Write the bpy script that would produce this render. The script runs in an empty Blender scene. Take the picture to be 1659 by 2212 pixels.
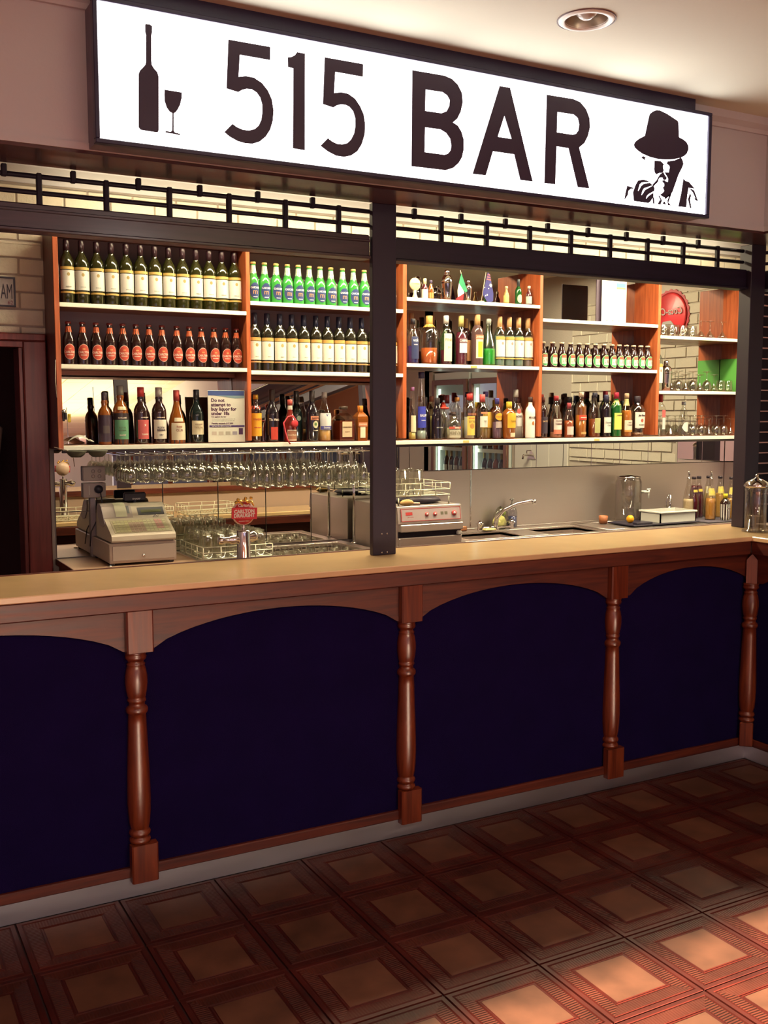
import bpy, math, random
from math import pi, sin, cos, radians
from mathutils import Vector, Matrix
from mathutils.geometry import tessellate_polygon
random.seed(7)
SC = bpy.context.scene
COL = SC.collection
# ---------------------------------------------------------------- camera
cam = bpy.data.cameras.new('camera'); camo = bpy.data.objects.new('camera', cam); COL.objects.link(camo)
camo.location = (-0.7817, -3.3162, 1.6376)
camo.rotation_euler = (radians(90 - 5.61), 0, radians(-28.507))
cam.sensor_fit = 'VERTICAL'; cam.sensor_height = 24.0; cam.lens = 24.0 * 2197.56 / 2212
cam.clip_start = 0.05; cam.clip_end = 200
SC.camera = camo
# ---------------------------------------------------------------- view + world
SC.view_settings.view_transform = 'Standard'; SC.view_settings.look = 'None'
SC.view_settings.gamma = 1.0; SC.view_settings.exposure = 0.0
SC.view_settings.use_curve_mapping = False
SC.cycles.use_denoising = True
SC.cycles.transparent_max_bounces = 40
SC.cycles.max_bounces = 8; SC.cycles.glossy_bounces = 6; SC.cycles.diffuse_bounces = 3
SC.cycles.sample_clamp_indirect = 3.0
SC.cycles.caustics_reflective = False; SC.cycles.caustics_refractive = False
w = bpy.data.worlds.new('sky'); SC.world = w; w.use_nodes = True
w.node_tree.nodes['Background'].inputs[0].default_value = (0.78, 0.66, 0.90, 1)
w.node_tree.nodes['Background'].inputs[1].default_value = 1.0
# ---------------------------------------------------------------- sun and lamps
def lamp(name, kind, loc, energy, color, rot=(0, 0, 0), **kw):
    l = bpy.data.lights.new(name, kind); l.energy = energy; l.color = color
    for k, v in kw.items(): setattr(l, k, v)
    o = bpy.data.objects.new(name, l); o.location = loc; o.rotation_euler = rot; COL.objects.link(o); return o
# low sun through the wide rear window: its head throws the far edge of the light patch
SUN_EL = radians(18.4)
lamp('sun', 'SUN', (0, -12, 6), 62.0, (1.0, 0.86, 0.62), (radians(90) - SUN_EL, 0, radians(-2.5)), angle=radians(0.35))
# aisle fittings, then fill lamps added around the room
AISLE = [(1.05, 1.5), (2.3, 1.5), (3.9, 1.5)]
for i, (x, y) in enumerate(AISLE):
    lamp('aisle_lamp', 'AREA', (x, y, 2.872), 60 if i else 36, (1.0, 0.84, 0.54), shape='RECTANGLE', size=1.1, size_y=0.16)
for x, z in ((1.26, 2.615), (3.72, 2.672)):   # added hidden lamps on the shelving, brightening wall and ceiling above
    lamp('hidden_wall_fill', 'AREA', (x, 2.10, z), 6 if x < 2 else 8.5, (1.0, 0.84, 0.54), (pi, 0, 0), shape='RECTANGLE', size=1.9 if x < 2 else 2.7, size_y=0.05)
for y in (-4.4, -6.0):  # added up-facing lamps that brighten the hall ceiling for the mirrors
    lamp('fill_uplight', 'AREA', (2.0, y, 2.35), 45, (1.0, 0.86, 0.56), (pi, 0, 0), shape='DISK', size=0.3)
lamp('side_bay_fill', 'AREA', (4.6, 0.98, 2.872), 55, (1.0, 0.88, 0.62), shape='RECTANGLE', size=0.16, size_y=0.7)  # added lamp brightening the side wall bricks, kept out of view
HALL = [(-1.4, -3.9), (1.2, -3.9), (-1.4, -6.2), (1.2, -6.2)]
for x, y in HALL:  # added fill for the customer side, from behind the camera
    lamp('hall_fill', 'AREA', (x, y, 2.885), 36, (1.0, 0.86, 0.80), shape='SQUARE', size=0.5)
# ---------------------------------------------------------------- materials
MATS = {}
def _new(name):
    m = bpy.data.materials.new(name); m.use_nodes = True; MATS[name] = m
    return m, m.node_tree.nodes, m.node_tree.links, m.node_tree.nodes['Principled BSDF']
def C(c): return (c[0], c[1], c[2], 1)
def mat(name, col, rough=0.5, metal=0.0, spec=0.5, bump=0, bscale=60, var=0.0, vscale=4, coat=0, emit=None, es=1, trans=0):
    if name in MATS: return MATS[name]
    m, N, L, b = _new(name)
    b.inputs['Base Color'].default_value = C(col); b.inputs['Roughness'].default_value = rough
    b.inputs['Metallic'].default_value = metal; b.inputs['Specular IOR Level'].default_value = spec
    b.inputs['Coat Weight'].default_value = coat; b.inputs['Coat Roughness'].default_value = 0.12
    if trans: b.inputs['Transmission Weight'].default_value = trans
    tc = N.new('ShaderNodeTexCoord')
    if var:
        n = N.new('ShaderNodeTexNoise'); n.inputs['Scale'].default_value = vscale; n.inputs['Detail'].default_value = 5
        L.new(tc.outputs['Object'], n.inputs['Vector'])
        r = N.new('ShaderNodeValToRGB'); r.color_ramp.elements[0].position = 0.3; r.color_ramp.elements[1].position = 0.7
        r.color_ramp.elements[0].color = C([x * (1 - var) for x in col]); r.color_ramp.elements[1].color = C([min(1, x * (1 + var)) for x in col])
        L.new(n.outputs['Fac'], r.inputs['Fac']); L.new(r.outputs['Color'], b.inputs['Base Color'])
    if bump:
        n = N.new('ShaderNodeTexNoise'); n.inputs['Scale'].default_value = bscale; n.inputs['Detail'].default_value = 4
        L.new(tc.outputs['Object'], n.inputs['Vector'])
        u = N.new('ShaderNodeBump'); u.inputs['Strength'].default_value = bump; u.inputs['Distance'].default_value = 0.004
        L.new(n.outputs['Fac'], u.inputs['Height']); L.new(u.outputs['Normal'], b.inputs['Normal'])
    if emit: b.inputs['Emission Color'].default_value = C(emit); b.inputs['Emission Strength'].default_value = es
    return m
def wood(name, dark, light, axis='X', rough=0.35, coat=0.25):
    m, N, L, b = _new(name)
    tc = N.new('ShaderNodeTexCoord'); mp = N.new('ShaderNodeMapping'); L.new(tc.outputs['Object'], mp.inputs['Vector'])
    mp.inputs['Scale'].default_value = {'X': (1.5, 22, 22), 'Y': (22, 1.5, 22), 'Z': (22, 22, 1.5)}[axis]
    n = N.new('ShaderNodeTexNoise'); n.inputs['Scale'].default_value = 2.2; n.inputs['Detail'].default_value = 7; n.inputs['Distortion'].default_value = 0.6
    L.new(mp.outputs['Vector'], n.inputs['Vector'])
    n2 = N.new('ShaderNodeTexNoise'); n2.inputs['Scale'].default_value = 2.0; L.new(tc.outputs['Object'], n2.inputs['Vector'])
    r = N.new('ShaderNodeValToRGB'); r.color_ramp.elements[0].position = 0.32; r.color_ramp.elements[1].position = 0.68
    r.color_ramp.elements[0].color = C(dark); r.color_ramp.elements[1].color = C(light)
    L.new(n.outputs['Fac'], r.inputs['Fac'])
    mx = N.new('ShaderNodeMixRGB'); mx.blend_type = 'MULTIPLY'; mx.inputs['Fac'].default_value = 0.5
    L.new(r.outputs['Color'], mx.inputs['Color1']); L.new(n2.outputs['Color'], mx.inputs['Color2'])
    hs = N.new('ShaderNodeHueSaturation'); hs.inputs['Saturation'].default_value = 1.0; hs.inputs['Value'].default_value = 1.3
    r2 = N.new('ShaderNodeValToRGB'); r2.color_ramp.elements[0].color = (.45, .45, .45, 1); L.new(n2.outputs['Fac'], r2.inputs['Fac']); L.new(r2.outputs['Color'], mx.inputs['Color2'])
    L.new(mx.outputs['Color'], hs.inputs['Color']); L.new(hs.outputs['Color'], b.inputs['Base Color'])
    b.inputs['Roughness'].default_value = rough; b.inputs['Coat Weight'].default_value = coat; b.inputs['Coat Roughness'].default_value = 0.15
    u = N.new('ShaderNodeBump'); u.inputs['Strength'].default_value = 0.15; u.inputs['Distance'].default_value = 0.002
    L.new(n.outputs['Fac'], u.inputs['Height']); L.new(u.outputs['Normal'], b.inputs['Normal'])
    return m
def glassy(name, tint=(0.95, 0.95, 0.92), rough=0.02, base=0.06, refl=(1, 1, 1)):
    if name in MATS: return MATS[name]
    m, N, L, b = _new(name); N.remove(b); out = N['Material Output']
    t = N.new('ShaderNodeBsdfTransparent'); t.inputs['Color'].default_value = C(tint)
    g = N.new('ShaderNodeBsdfGlossy'); g.inputs['Color'].default_value = C(refl); g.inputs['Roughness'].default_value = rough
    lw = N.new('ShaderNodeLayerWeight'); lw.inputs['Blend'].default_value = 0.25
    mr = N.new('ShaderNodeMapRange'); mr.inputs['To Min'].default_value = base; mr.inputs['To Max'].default_value = 0.6
    L.new(lw.outputs['Facing'], mr.inputs['Value'])
    pw = N.new('ShaderNodeMath'); pw.operation = 'POWER'; pw.inputs[1].default_value = 1.6
    L.new(mr.outputs['Result'], pw.inputs[0])
    s = N.new('ShaderNodeMixShader'); L.new(mr.outputs['Result'], s.inputs['Fac']); L.new(t.outputs[0], s.inputs[1]); L.new(g.outputs[0], s.inputs[2])
    L.new(s.outputs[0], out.inputs['Surface']); return m
def mirror_mat(name, col=(0.80, 0.79, 0.74), rough=0.0):
    m, N, L, b = _new(name); b.inputs['Base Color'].default_value = C(col); b.inputs['Metallic'].default_value = 1; b.inputs['Roughness'].default_value = rough
    return m
def steel(name, col, rough, scale=(1, 1, 60)):
    m, N, L, b = _new(name); tc = N.new('ShaderNodeTexCoord'); mp = N.new('ShaderNodeMapping'); mp.inputs['Scale'].default_value = scale
    n = N.new('ShaderNodeTexNoise'); n.inputs['Scale'].default_value = 3; n.inputs['Detail'].default_value = 4
    L.new(tc.outputs['Object'], mp.inputs['Vector']); L.new(mp.outputs['Vector'], n.inputs['Vector'])
    mr = N.new('ShaderNodeMapRange'); mr.inputs['To Min'].default_value = rough * 0.75; mr.inputs['To Max'].default_value = rough * 1.3
    L.new(n.outputs['Fac'], mr.inputs['Value']); L.new(mr.outputs['Result'], b.inputs['Roughness'])
    b.inputs['Base Color'].default_value = C(col); b.inputs['Metallic'].default_value = 1; return m
WD_X = wood('timber_along', (0.044, 0.004, 0.002), (0.115, 0.018, 0.006), 'X', 0.5, 0.05)
WD_Y = wood('timber_across', (0.044, 0.004, 0.002), (0.115, 0.018, 0.006), 'Y', 0.5, 0.05)
WD_Z = wood('timber_upright', (0.075, 0.009, 0.003), (0.19, 0.036, 0.011), 'Z', 0.36, 0.2)
SH_Z = wood('shelf_timber_upright', (0.28, 0.058, 0.018), (0.46, 0.118, 0.038), 'Z', 0.4, 0.15)
SH_X = wood('shelf_timber_along', (0.20, 0.06, 0.03), (0.36, 0.13, 0.07), 'X', 0.4, 0.15)
DK_X = wood('dark_beam_timber', (0.018, 0.006, 0.018), (0.042, 0.014, 0.030), 'X', 0.35, 0.2)
BK_X = wood('black_beam_timber', (0.007, 0.004, 0.016), (0.014, 0.007, 0.026), 'X', 0.4, 0.1)
SOF = wood('soffit_board', (0.035, 0.010, 0.012), (0.070, 0.022, 0.024), 'X', 0.26, 0.15)
DOORW = wood('door_frame_timber', (0.10, 0.010, 0.010), (0.17, 0.022, 0.020), 'Z', 0.4, 0.1)
SIDEW = wood('dark_side_timber', (0.055, 0.006, 0.008), (0.10, 0.014, 0.014), 'Z', 0.4, 0.1)
LAM = mat('bar_laminate', (0.80, 0.54, 0.28), 0.16, var=0.10, vscale=3, coat=0.3)
LAM2 = mat('bench_laminate', (0.42, 0.26, 0.17), 0.4, var=0.1)
CARPET = mat('navy_carpet', (0.0085, 0.0035, 0.040), 0.95, spec=0.08, bump=0.8, bscale=420, var=0.12, vscale=7)
PLAST = mat('plaster_wall', (0.58, 0.575, 0.60), 0.8, bump=0.12, bscale=90)
CEIL = mat('ceiling_plaster', (0.69, 0.67, 0.54), 0.85, bump=0.05, bscale=50)
BRICK = mat('white_painted_brick', (0.74, 0.68, 0.56), 0.7, bump=0.5, bscale=70, var=0.05, vscale=9)
MORT = mat('painted_mortar', (0.50, 0.44, 0.38), 0.9, bump=0.4, bscale=80)
BLACK = mat('black_metal', (0.016, 0.010, 0.020), 0.55, spec=0.25)
POSTM = mat('post_black_brown', (0.018, 0.009, 0.026), 0.5, spec=0.5, bump=0.05, bscale=300)
SIGNF = mat('sign_frame_black', (0.020, 0.014, 0.050), 0.35, bump=0.1)
SIGNS = mat('sign_side_grey', (0.16, 0.12, 0.17), 0.5, var=0.2, vscale=12)
SHELF = mat('white_shelf_edge', (0.84, 0.83, 0.72), 0.4)
SHELFU = mat('shelf_underside', (0.20, 0.09, 0.06), 0.5)
BACKP = mat('grey_back_panel', (0.34, 0.30, 0.33), 0.7)
MIR = mirror_mat('mirror_glass')
STEEL = steel('brushed_steel', (0.82, 0.73, 0.68), 0.46)
STEELB = steel('brushed_bench_steel', (0.78, 0.70, 0.66), 0.34, (60, 1, 1))
CHROME = mirror_mat('chrome', (0.80, 0.78, 0.78), 0.06)
GOLD = mirror_mat('gold_metal', (0.95, 0.62, 0.18), 0.18)
PLINTH = steel('plinth_aluminium', (0.62, 0.60, 0.62), 0.42, (1, 1, 8))
GLASS = glassy('clear_glass')
GLASSK = glassy('thick_clear_glass', (0.90, 0.91, 0.88), 0.03, 0.10)
WHITE = mat('white_plastic', (0.80, 0.78, 0.70), 0.4)
WIRE = mat('cream_coated_wire', (0.82, 0.78, 0.60), 0.35)
CREAM = mat('register_cream', (0.68, 0.60, 0.48), 0.45)
GREYP = mat('register_grey', (0.40, 0.35, 0.38), 0.45)
DARKP = mat('dark_plastic', (0.025, 0.022, 0.04), 0.35)
PAPER = mat('white_paper', (0.66, 0.65, 0.57), 0.7)
INK = mat('black_ink', (0.02, 0.012, 0.03), 0.6)
# ---------------------------------------------------------------- mesh helpers
class MB:
    def __init__(s): s.v = []; s.f = []; s.mi = []; s.sm = []
    def add(s, vs, fs, m=0, sm=False):
        o = len(s.v); s.v += [tuple(v) for v in vs]
        for f in fs: s.f.append([i + o for i in f]); s.mi.append(m); s.sm.append(sm)
        return s
    def box(s, x0, x1, y0, y1, z0, z1, m=0):
        return s.add([(x0, y0, z0), (x1, y0, z0), (x1, y1, z0), (x0, y1, z0), (x0, y0, z1), (x1, y0, z1), (x1, y1, z1), (x0, y1, z1)],
                     [(0, 3, 2, 1), (4, 5, 6, 7), (0, 1, 5, 4), (1, 2, 6, 5), (2, 3, 7, 6), (3, 0, 4, 7)], m)
    def bbox(s, x0, x1, y0, y1, z0, z1, b=0.004, m=0):   # box with chamfered edges
        xs = (x0, x1); ys = (y0, y1); zs = (z0, z1); vs = []; idx = {}
        for i in (0, 1):
            for j in (0, 1):
                for k in (0, 1):
                    sx, sy, sz = (b if i == 0 else -b), (b if j == 0 else -b), (b if k == 0 else -b)
                    idx[i, j, k] = len(vs); vs += [(xs[i], ys[j] + sy, zs[k] + sz), (xs[i] + sx, ys[j], zs[k] + sz), (xs[i] + sx, ys[j] + sy, zs[k])]
        I = lambda i, j, k, a: idx[i, j, k] + a
        fs = [(I(0,0,0,0), I(0,0,1,0), I(0,1,1,0), I(0,1,0,0)), (I(1,0,0,0), I(1,1,0,0), I(1,1,1,0), I(1,0,1,0)),
              (I(0,0,0,1), I(1,0,0,1), I(1,0,1,1), I(0,0,1,1)), (I(0,1,0,1), I(0,1,1,1), I(1,1,1,1), I(1,1,0,1)),
              (I(0,0,0,2), I(0,1,0,2), I(1,1,0,2), I(1,0,0,2)), (I(0,0,1,2), I(1,0,1,2), I(1,1,1,2), I(0,1,1,2))]
        for j in (0, 1):
            for k in (0, 1): fs.append((I(0,j,k,1), I(1,j,k,1), I(1,j,k,2), I(0,j,k,2)))
        for i in (0, 1):
            for k in (0, 1): fs.append((I(i,0,k,0), I(i,1,k,0), I(i,1,k,2), I(i,0,k,2)))
            for j in (0, 1): fs.append((I(i,j,0,0), I(i,j,1,0), I(i,j,1,1), I(i,j,0,1)))
        for i in (0, 1):
            for j in (0, 1):
                for k in (0, 1): fs.append((I(i,j,k,0), I(i,j,k,1), I(i,j,k,2)))
        return s.add(vs, fs, m)
    def lathe(s, prof, n=20, cx=0, cy=0, m=0, sx=1, sy=1, caps=True, a0=0):
        k = len(prof); vs = []; fs = []
        for r, z in prof:
            for i in range(n):
                a = a0 + 2 * pi * i / n; vs.append((cx + sx * r * cos(a), cy + sy * r * sin(a), z))
        for j in range(k - 1):
            for i in range(n):
                i2 = (i + 1) % n; fs.append((j * n + i, j * n + i2, (j + 1) * n + i2, (j + 1) * n + i))
        if caps:
            if prof[0][0] > 1e-5: fs.append(tuple(range(n - 1, -1, -1)))
            if prof[-1][0] > 1e-5: fs.append(tuple((k - 1) * n + i for i in range(n)))
        return s.add(vs, fs, m, n > 8)
    def tube(s, pts, r, n=8, m=0, cap=True, closed=False):
        P = [Vector(p) for p in pts]; K = len(P); vs = []; fs = []; up = None
        for i, p in enumerate(P):
            if closed: d = (P[(i + 1) % K] - P[i - 1])
            else: d = (P[min(i + 1, K - 1)] - P[max(i - 1, 0)])
            d.normalize()
            if up is None: up = d.orthogonal().normalized()
            up = (up - d * up.dot(d))
            if up.length < 1e-4: up = d.orthogonal()
            up.normalize(); q = d.cross(up)
            rr = r[i] if isinstance(r, (list, tuple)) else r
            for j in range(n):
                a = 2 * pi * j / n; vs.append(p + up * (cos(a) * rr) + q * (sin(a) * rr))
        for i in range(K if closed else K - 1):
            i2 = (i + 1) % K
            for j in range(n):
                j2 = (j + 1) % n; fs.append((i * n + j, i * n + j2, i2 * n + j2, i2 * n + j))
        if cap and not closed: fs.append(tuple(range(n - 1, -1, -1))); fs.append(tuple((K - 1) * n + j for j in range(n)))
        return s.add(vs, fs, m, n > 5)
    def prism(s, contours, y0, y1, m=0):       # contours in (x,z), extruded along y
        flat = [p for c in contours for p in c]
        tri = tessellate_polygon([[Vector((p[0], p[1], 0)) for p in c] for c in contours])
        n = len(flat); vs = [(p[0], y0, p[1]) for p in flat] + [(p[0], y1, p[1]) for p in flat]; fs = []
        for t in tri: fs.append(tuple(t)); fs.append(tuple(i + n for i in reversed(t)))
        o = 0
        for c in contours:
            k = len(c)
            for i in range(k): a, b = o + i, o + (i + 1) % k; fs.append((a, b, b + n, a + n))
            o += k
        return s.add(vs, fs, m)
    def prismx(s, prof, x0, x1, m=0):          # (y,z) profile extruded along x
        k = len(prof); vs = [(x0, p[0], p[1]) for p in prof] + [(x1, p[0], p[1]) for p in prof]
        tri = tessellate_polygon([[Vector((p[0], p[1], 0)) for p in prof]])
        fs = [tuple(t) for t in tri] + [tuple(i + k for i in reversed(t)) for t in tri]
        fs += [(i, (i + 1) % k, (i + 1) % k + k, i + k) for i in range(k)]
        return s.add(vs, fs, m)
    def xf(s, M):
        s.v = [tuple(M @ Vector(v)) for v in s.v]; return s
    def mesh(s, name, mats):
        me = bpy.data.meshes.new(name); me.from_pydata(s.v, [], s.f)
        for m in (mats if isinstance(mats, (list, tuple)) else [mats]): me.materials.append(m)
        me.polygons.foreach_set('material_index', s.mi); me.polygons.foreach_set('use_smooth', s.sm)
        me.validate(); me.update()
        import bmesh
        b = bmesh.new(); b.from_mesh(me); bmesh.ops.recalc_face_normals(b, faces=b.faces); b.to_mesh(me); b.free()
        return me
    def build(s, name, mats, parent=None, loc=None):
        return link(name, s.mesh(name, mats), parent, loc)
def link(name, me, parent=None, loc=None):
    o = bpy.data.objects.new(name, me); COL.objects.link(o)
    if parent: o.parent = parent
    if loc: o.location = loc
    return o
def tag(o, label, cat, group=None, kind=None):
    o['label'] = label; o['category'] = cat
    if group: o['group'] = group
    if kind: o['kind'] = kind
    return o
def thing(name, loc, label, cat, group=None, rz=0):
    loc = (loc[0], loc[1], loc[2] + 0.0007)
    o = bpy.data.objects.new(name, None); o.empty_display_size = 0.05; COL.objects.link(o); o.location = loc; o.rotation_euler = (0, 0, rz)
    return tag(o, label, cat, group)
def struct(o): o['kind'] = 'structure'; return o
def copy_thing(src, loc, label=None, rz=None):
    c = src.copy(); COL.objects.link(c); c.location = (loc[0], loc[1], loc[2] + 0.0007)
    if rz is not None: c.rotation_euler = (0, 0, rz)
    if label: c['label'] = label
    for ch in src.children:
        d = ch.copy(); COL.objects.link(d); d.parent = c
        for g in ch.children:
            e = g.copy(); COL.objects.link(e); e.parent = d
    return c
ORD = ['first','second','third','fourth','fifth','sixth','seventh','eighth','ninth','tenth','eleventh','twelfth','thirteenth','fourteenth','fifteenth','sixteenth','seventeenth','eighteenth','nineteenth','twentieth']
TXT = {}
def text_mesh(txt, size, mt, depth=0.0006, bold=0.0, align='CENTER', wrap=0, name='lettering', shear=0, sx=1.0, plane='Y', space=1.0):
    """lettering standing in the XZ plane and facing -Y; wrap = radius bends it round a bottle"""
    key = (txt, size, mt.name, wrap, bold, align, sx, plane, shear, space)
    if key in TXT: return TXT[key]
    cu = bpy.data.curves.new('t', 'FONT'); cu.body = txt; cu.size = size; cu.align_x = align; cu.align_y = 'CENTER'
    cu.extrude = depth; cu.offset = bold; cu.shear = shear; cu.resolution_u = 2; cu.space_line = space
    to = bpy.data.objects.new('t', cu); me = bpy.data.meshes.new_from_object(to)
    bpy.data.objects.remove(to); bpy.data.curves.remove(cu)
    for v in me.vertices:
        x, y, z = v.co; x *= sx
        if wrap: a = x / wrap; r = wrap + z; v.co = (r * sin(a), -r * cos(a), y)
        else: v.co = (x, -z, y)
    me.materials.clear(); me.materials.append(mt); me.name = name
    TXT[key] = me; return me
SIGN = [('numeral',[[(0.3907,2.8166),(0.534,2.8173),(0.5328,2.7763),(0.4286,2.7764),(0.4236,2.7071),(0.4476,2.7129),(0.4751,2.7128),(0.5027,2.7003),(0.5234,2.6798),(0.5372,2.6533),(0.5432,2.6192),(0.5401,2.587),(0.531,2.5572),(0.5149,2.5329),(0.4937,2.5144),(0.4692,2.5044),(0.445,2.5027),(0.4176,2.5065),(0.3905,2.5172),(0.3727,2.529),(0.4002,2.5581),(0.4147,2.55),(0.4352,2.5442),(0.4558,2.5444),(0.4767,2.5518),(0.4907,2.5647),(0.4997,2.5832),(0.5038,2.6075),(0.5037,2.6328),(0.497,2.6539),(0.485,2.6678),(0.4678,2.6754),(0.4505,2.6741),(0.4351,2.6684),(0.422,2.6596),(0.3824,2.6653)]]),('numeral',[[(0.6287,2.8164),(0.6572,2.8163),(0.6537,2.5059),(0.6108,2.5069),(0.615,2.7633),(0.5957,2.7641),(0.5952,2.7945),(0.6077,2.7978),(0.6203,2.8055)]]),('numeral',[[(0.729,2.8163),(0.8732,2.8168),(0.8724,2.7751),(0.7679,2.7755),(0.7628,2.7056),(0.7891,2.7121),(0.8156,2.711),(0.8423,2.6984),(0.8615,2.6763),(0.875,2.6516),(0.8808,2.6191),(0.8789,2.5854),(0.8672,2.5506),(0.8498,2.5251),(0.8267,2.509),(0.7999,2.5009),(0.7696,2.5017),(0.7395,2.512),(0.7116,2.5273),(0.739,2.5552),(0.7547,2.5467),(0.7735,2.5408),(0.7924,2.5414),(0.8115,2.5477),(0.8268,2.5622),(0.8383,2.5836),(0.8433,2.6075),(0.843,2.634),(0.8354,2.6561),(0.8213,2.669),(0.8061,2.6735),(0.789,2.6727),(0.7739,2.6673),(0.76,2.6582),(0.7216,2.6643)]]),('letter',[[(1.067,2.8267),(1.1985,2.8282),(1.2305,2.8218),(1.2555,2.8053),(1.2732,2.7795),(1.2771,2.7475),(1.2689,2.7137),(1.2542,2.6872),(1.2359,2.6718),(1.2569,2.6631),(1.2721,2.6446),(1.2825,2.6172),(1.2828,2.5844),(1.2756,2.5547),(1.2608,2.5324),(1.2384,2.5134),(1.2062,2.5016),(1.0648,2.5)],[(1.1212,2.7694),(1.1916,2.7709),(1.2113,2.7624),(1.2223,2.7478),(1.2205,2.7273),(1.2094,2.7076),(1.1873,2.6973),(1.1198,2.6961)],[(1.1197,2.64),(1.1829,2.6413),(1.2075,2.6323),(1.225,2.6141),(1.2302,2.5903),(1.2269,2.5735),(1.2156,2.5608),(1.2008,2.5549),(1.1178,2.5544)]]),('letter',[[(1.4375,2.8278),(1.4837,2.828),(1.5926,2.5028),(1.5356,2.5024),(1.5067,2.5923),(1.4103,2.5922),(1.3799,2.5025),(1.3223,2.5016)],[(1.4601,2.7261),(1.4941,2.6461),(1.4309,2.6461)]]),('letter',[[(1.6528,2.8277),(1.7785,2.8298),(1.8129,2.823),(1.8422,2.8009),(1.8604,2.7683),(1.8625,2.7334),(1.8535,2.7015),(1.8369,2.673),(1.8115,2.6532),(1.8658,2.5051),(1.8084,2.5045),(1.7604,2.6449),(1.7023,2.6448),(1.6994,2.5032),(1.6481,2.5031)],[(1.7039,2.7719),(1.7828,2.7732),(1.803,2.7628),(1.8105,2.7398),(1.807,2.7175),(1.7959,2.703),(1.779,2.6973),(1.7029,2.6963)]]),('bottle_silhouette',[[(0.1247,2.818),(0.1374,2.8189),(0.1446,2.815),(0.1442,2.7942),(0.1419,2.7886),(0.1402,2.7106),(0.1413,2.7003),(0.1475,2.6909),(0.1582,2.6804),(0.1622,2.667),(0.1589,2.5072),(0.1555,2.5011),(0.1508,2.5001),(0.1024,2.5013),(0.0958,2.5086),(0.0997,2.6662),(0.1036,2.6771),(0.1128,2.6872),(0.1212,2.6972),(0.1237,2.7062),(0.1255,2.7858),(0.1231,2.794),(0.1236,2.8156)]]),('wine_glass_silhouette',[[(0.1797,2.6321),(0.235,2.6314),(0.2341,2.6144),(0.229,2.5942),(0.2212,2.579),(0.2135,2.5682),(0.2075,2.5651),(0.2064,2.5124),(0.2105,2.5067),(0.2274,2.5053),(0.2258,2.5012),(0.1796,2.5036),(0.181,2.5082),(0.1964,2.5076),(0.2016,2.5126),(0.2031,2.5649),(0.1948,2.5683),(0.1857,2.5794),(0.1796,2.5979),(0.179,2.6153)]])]
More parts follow.
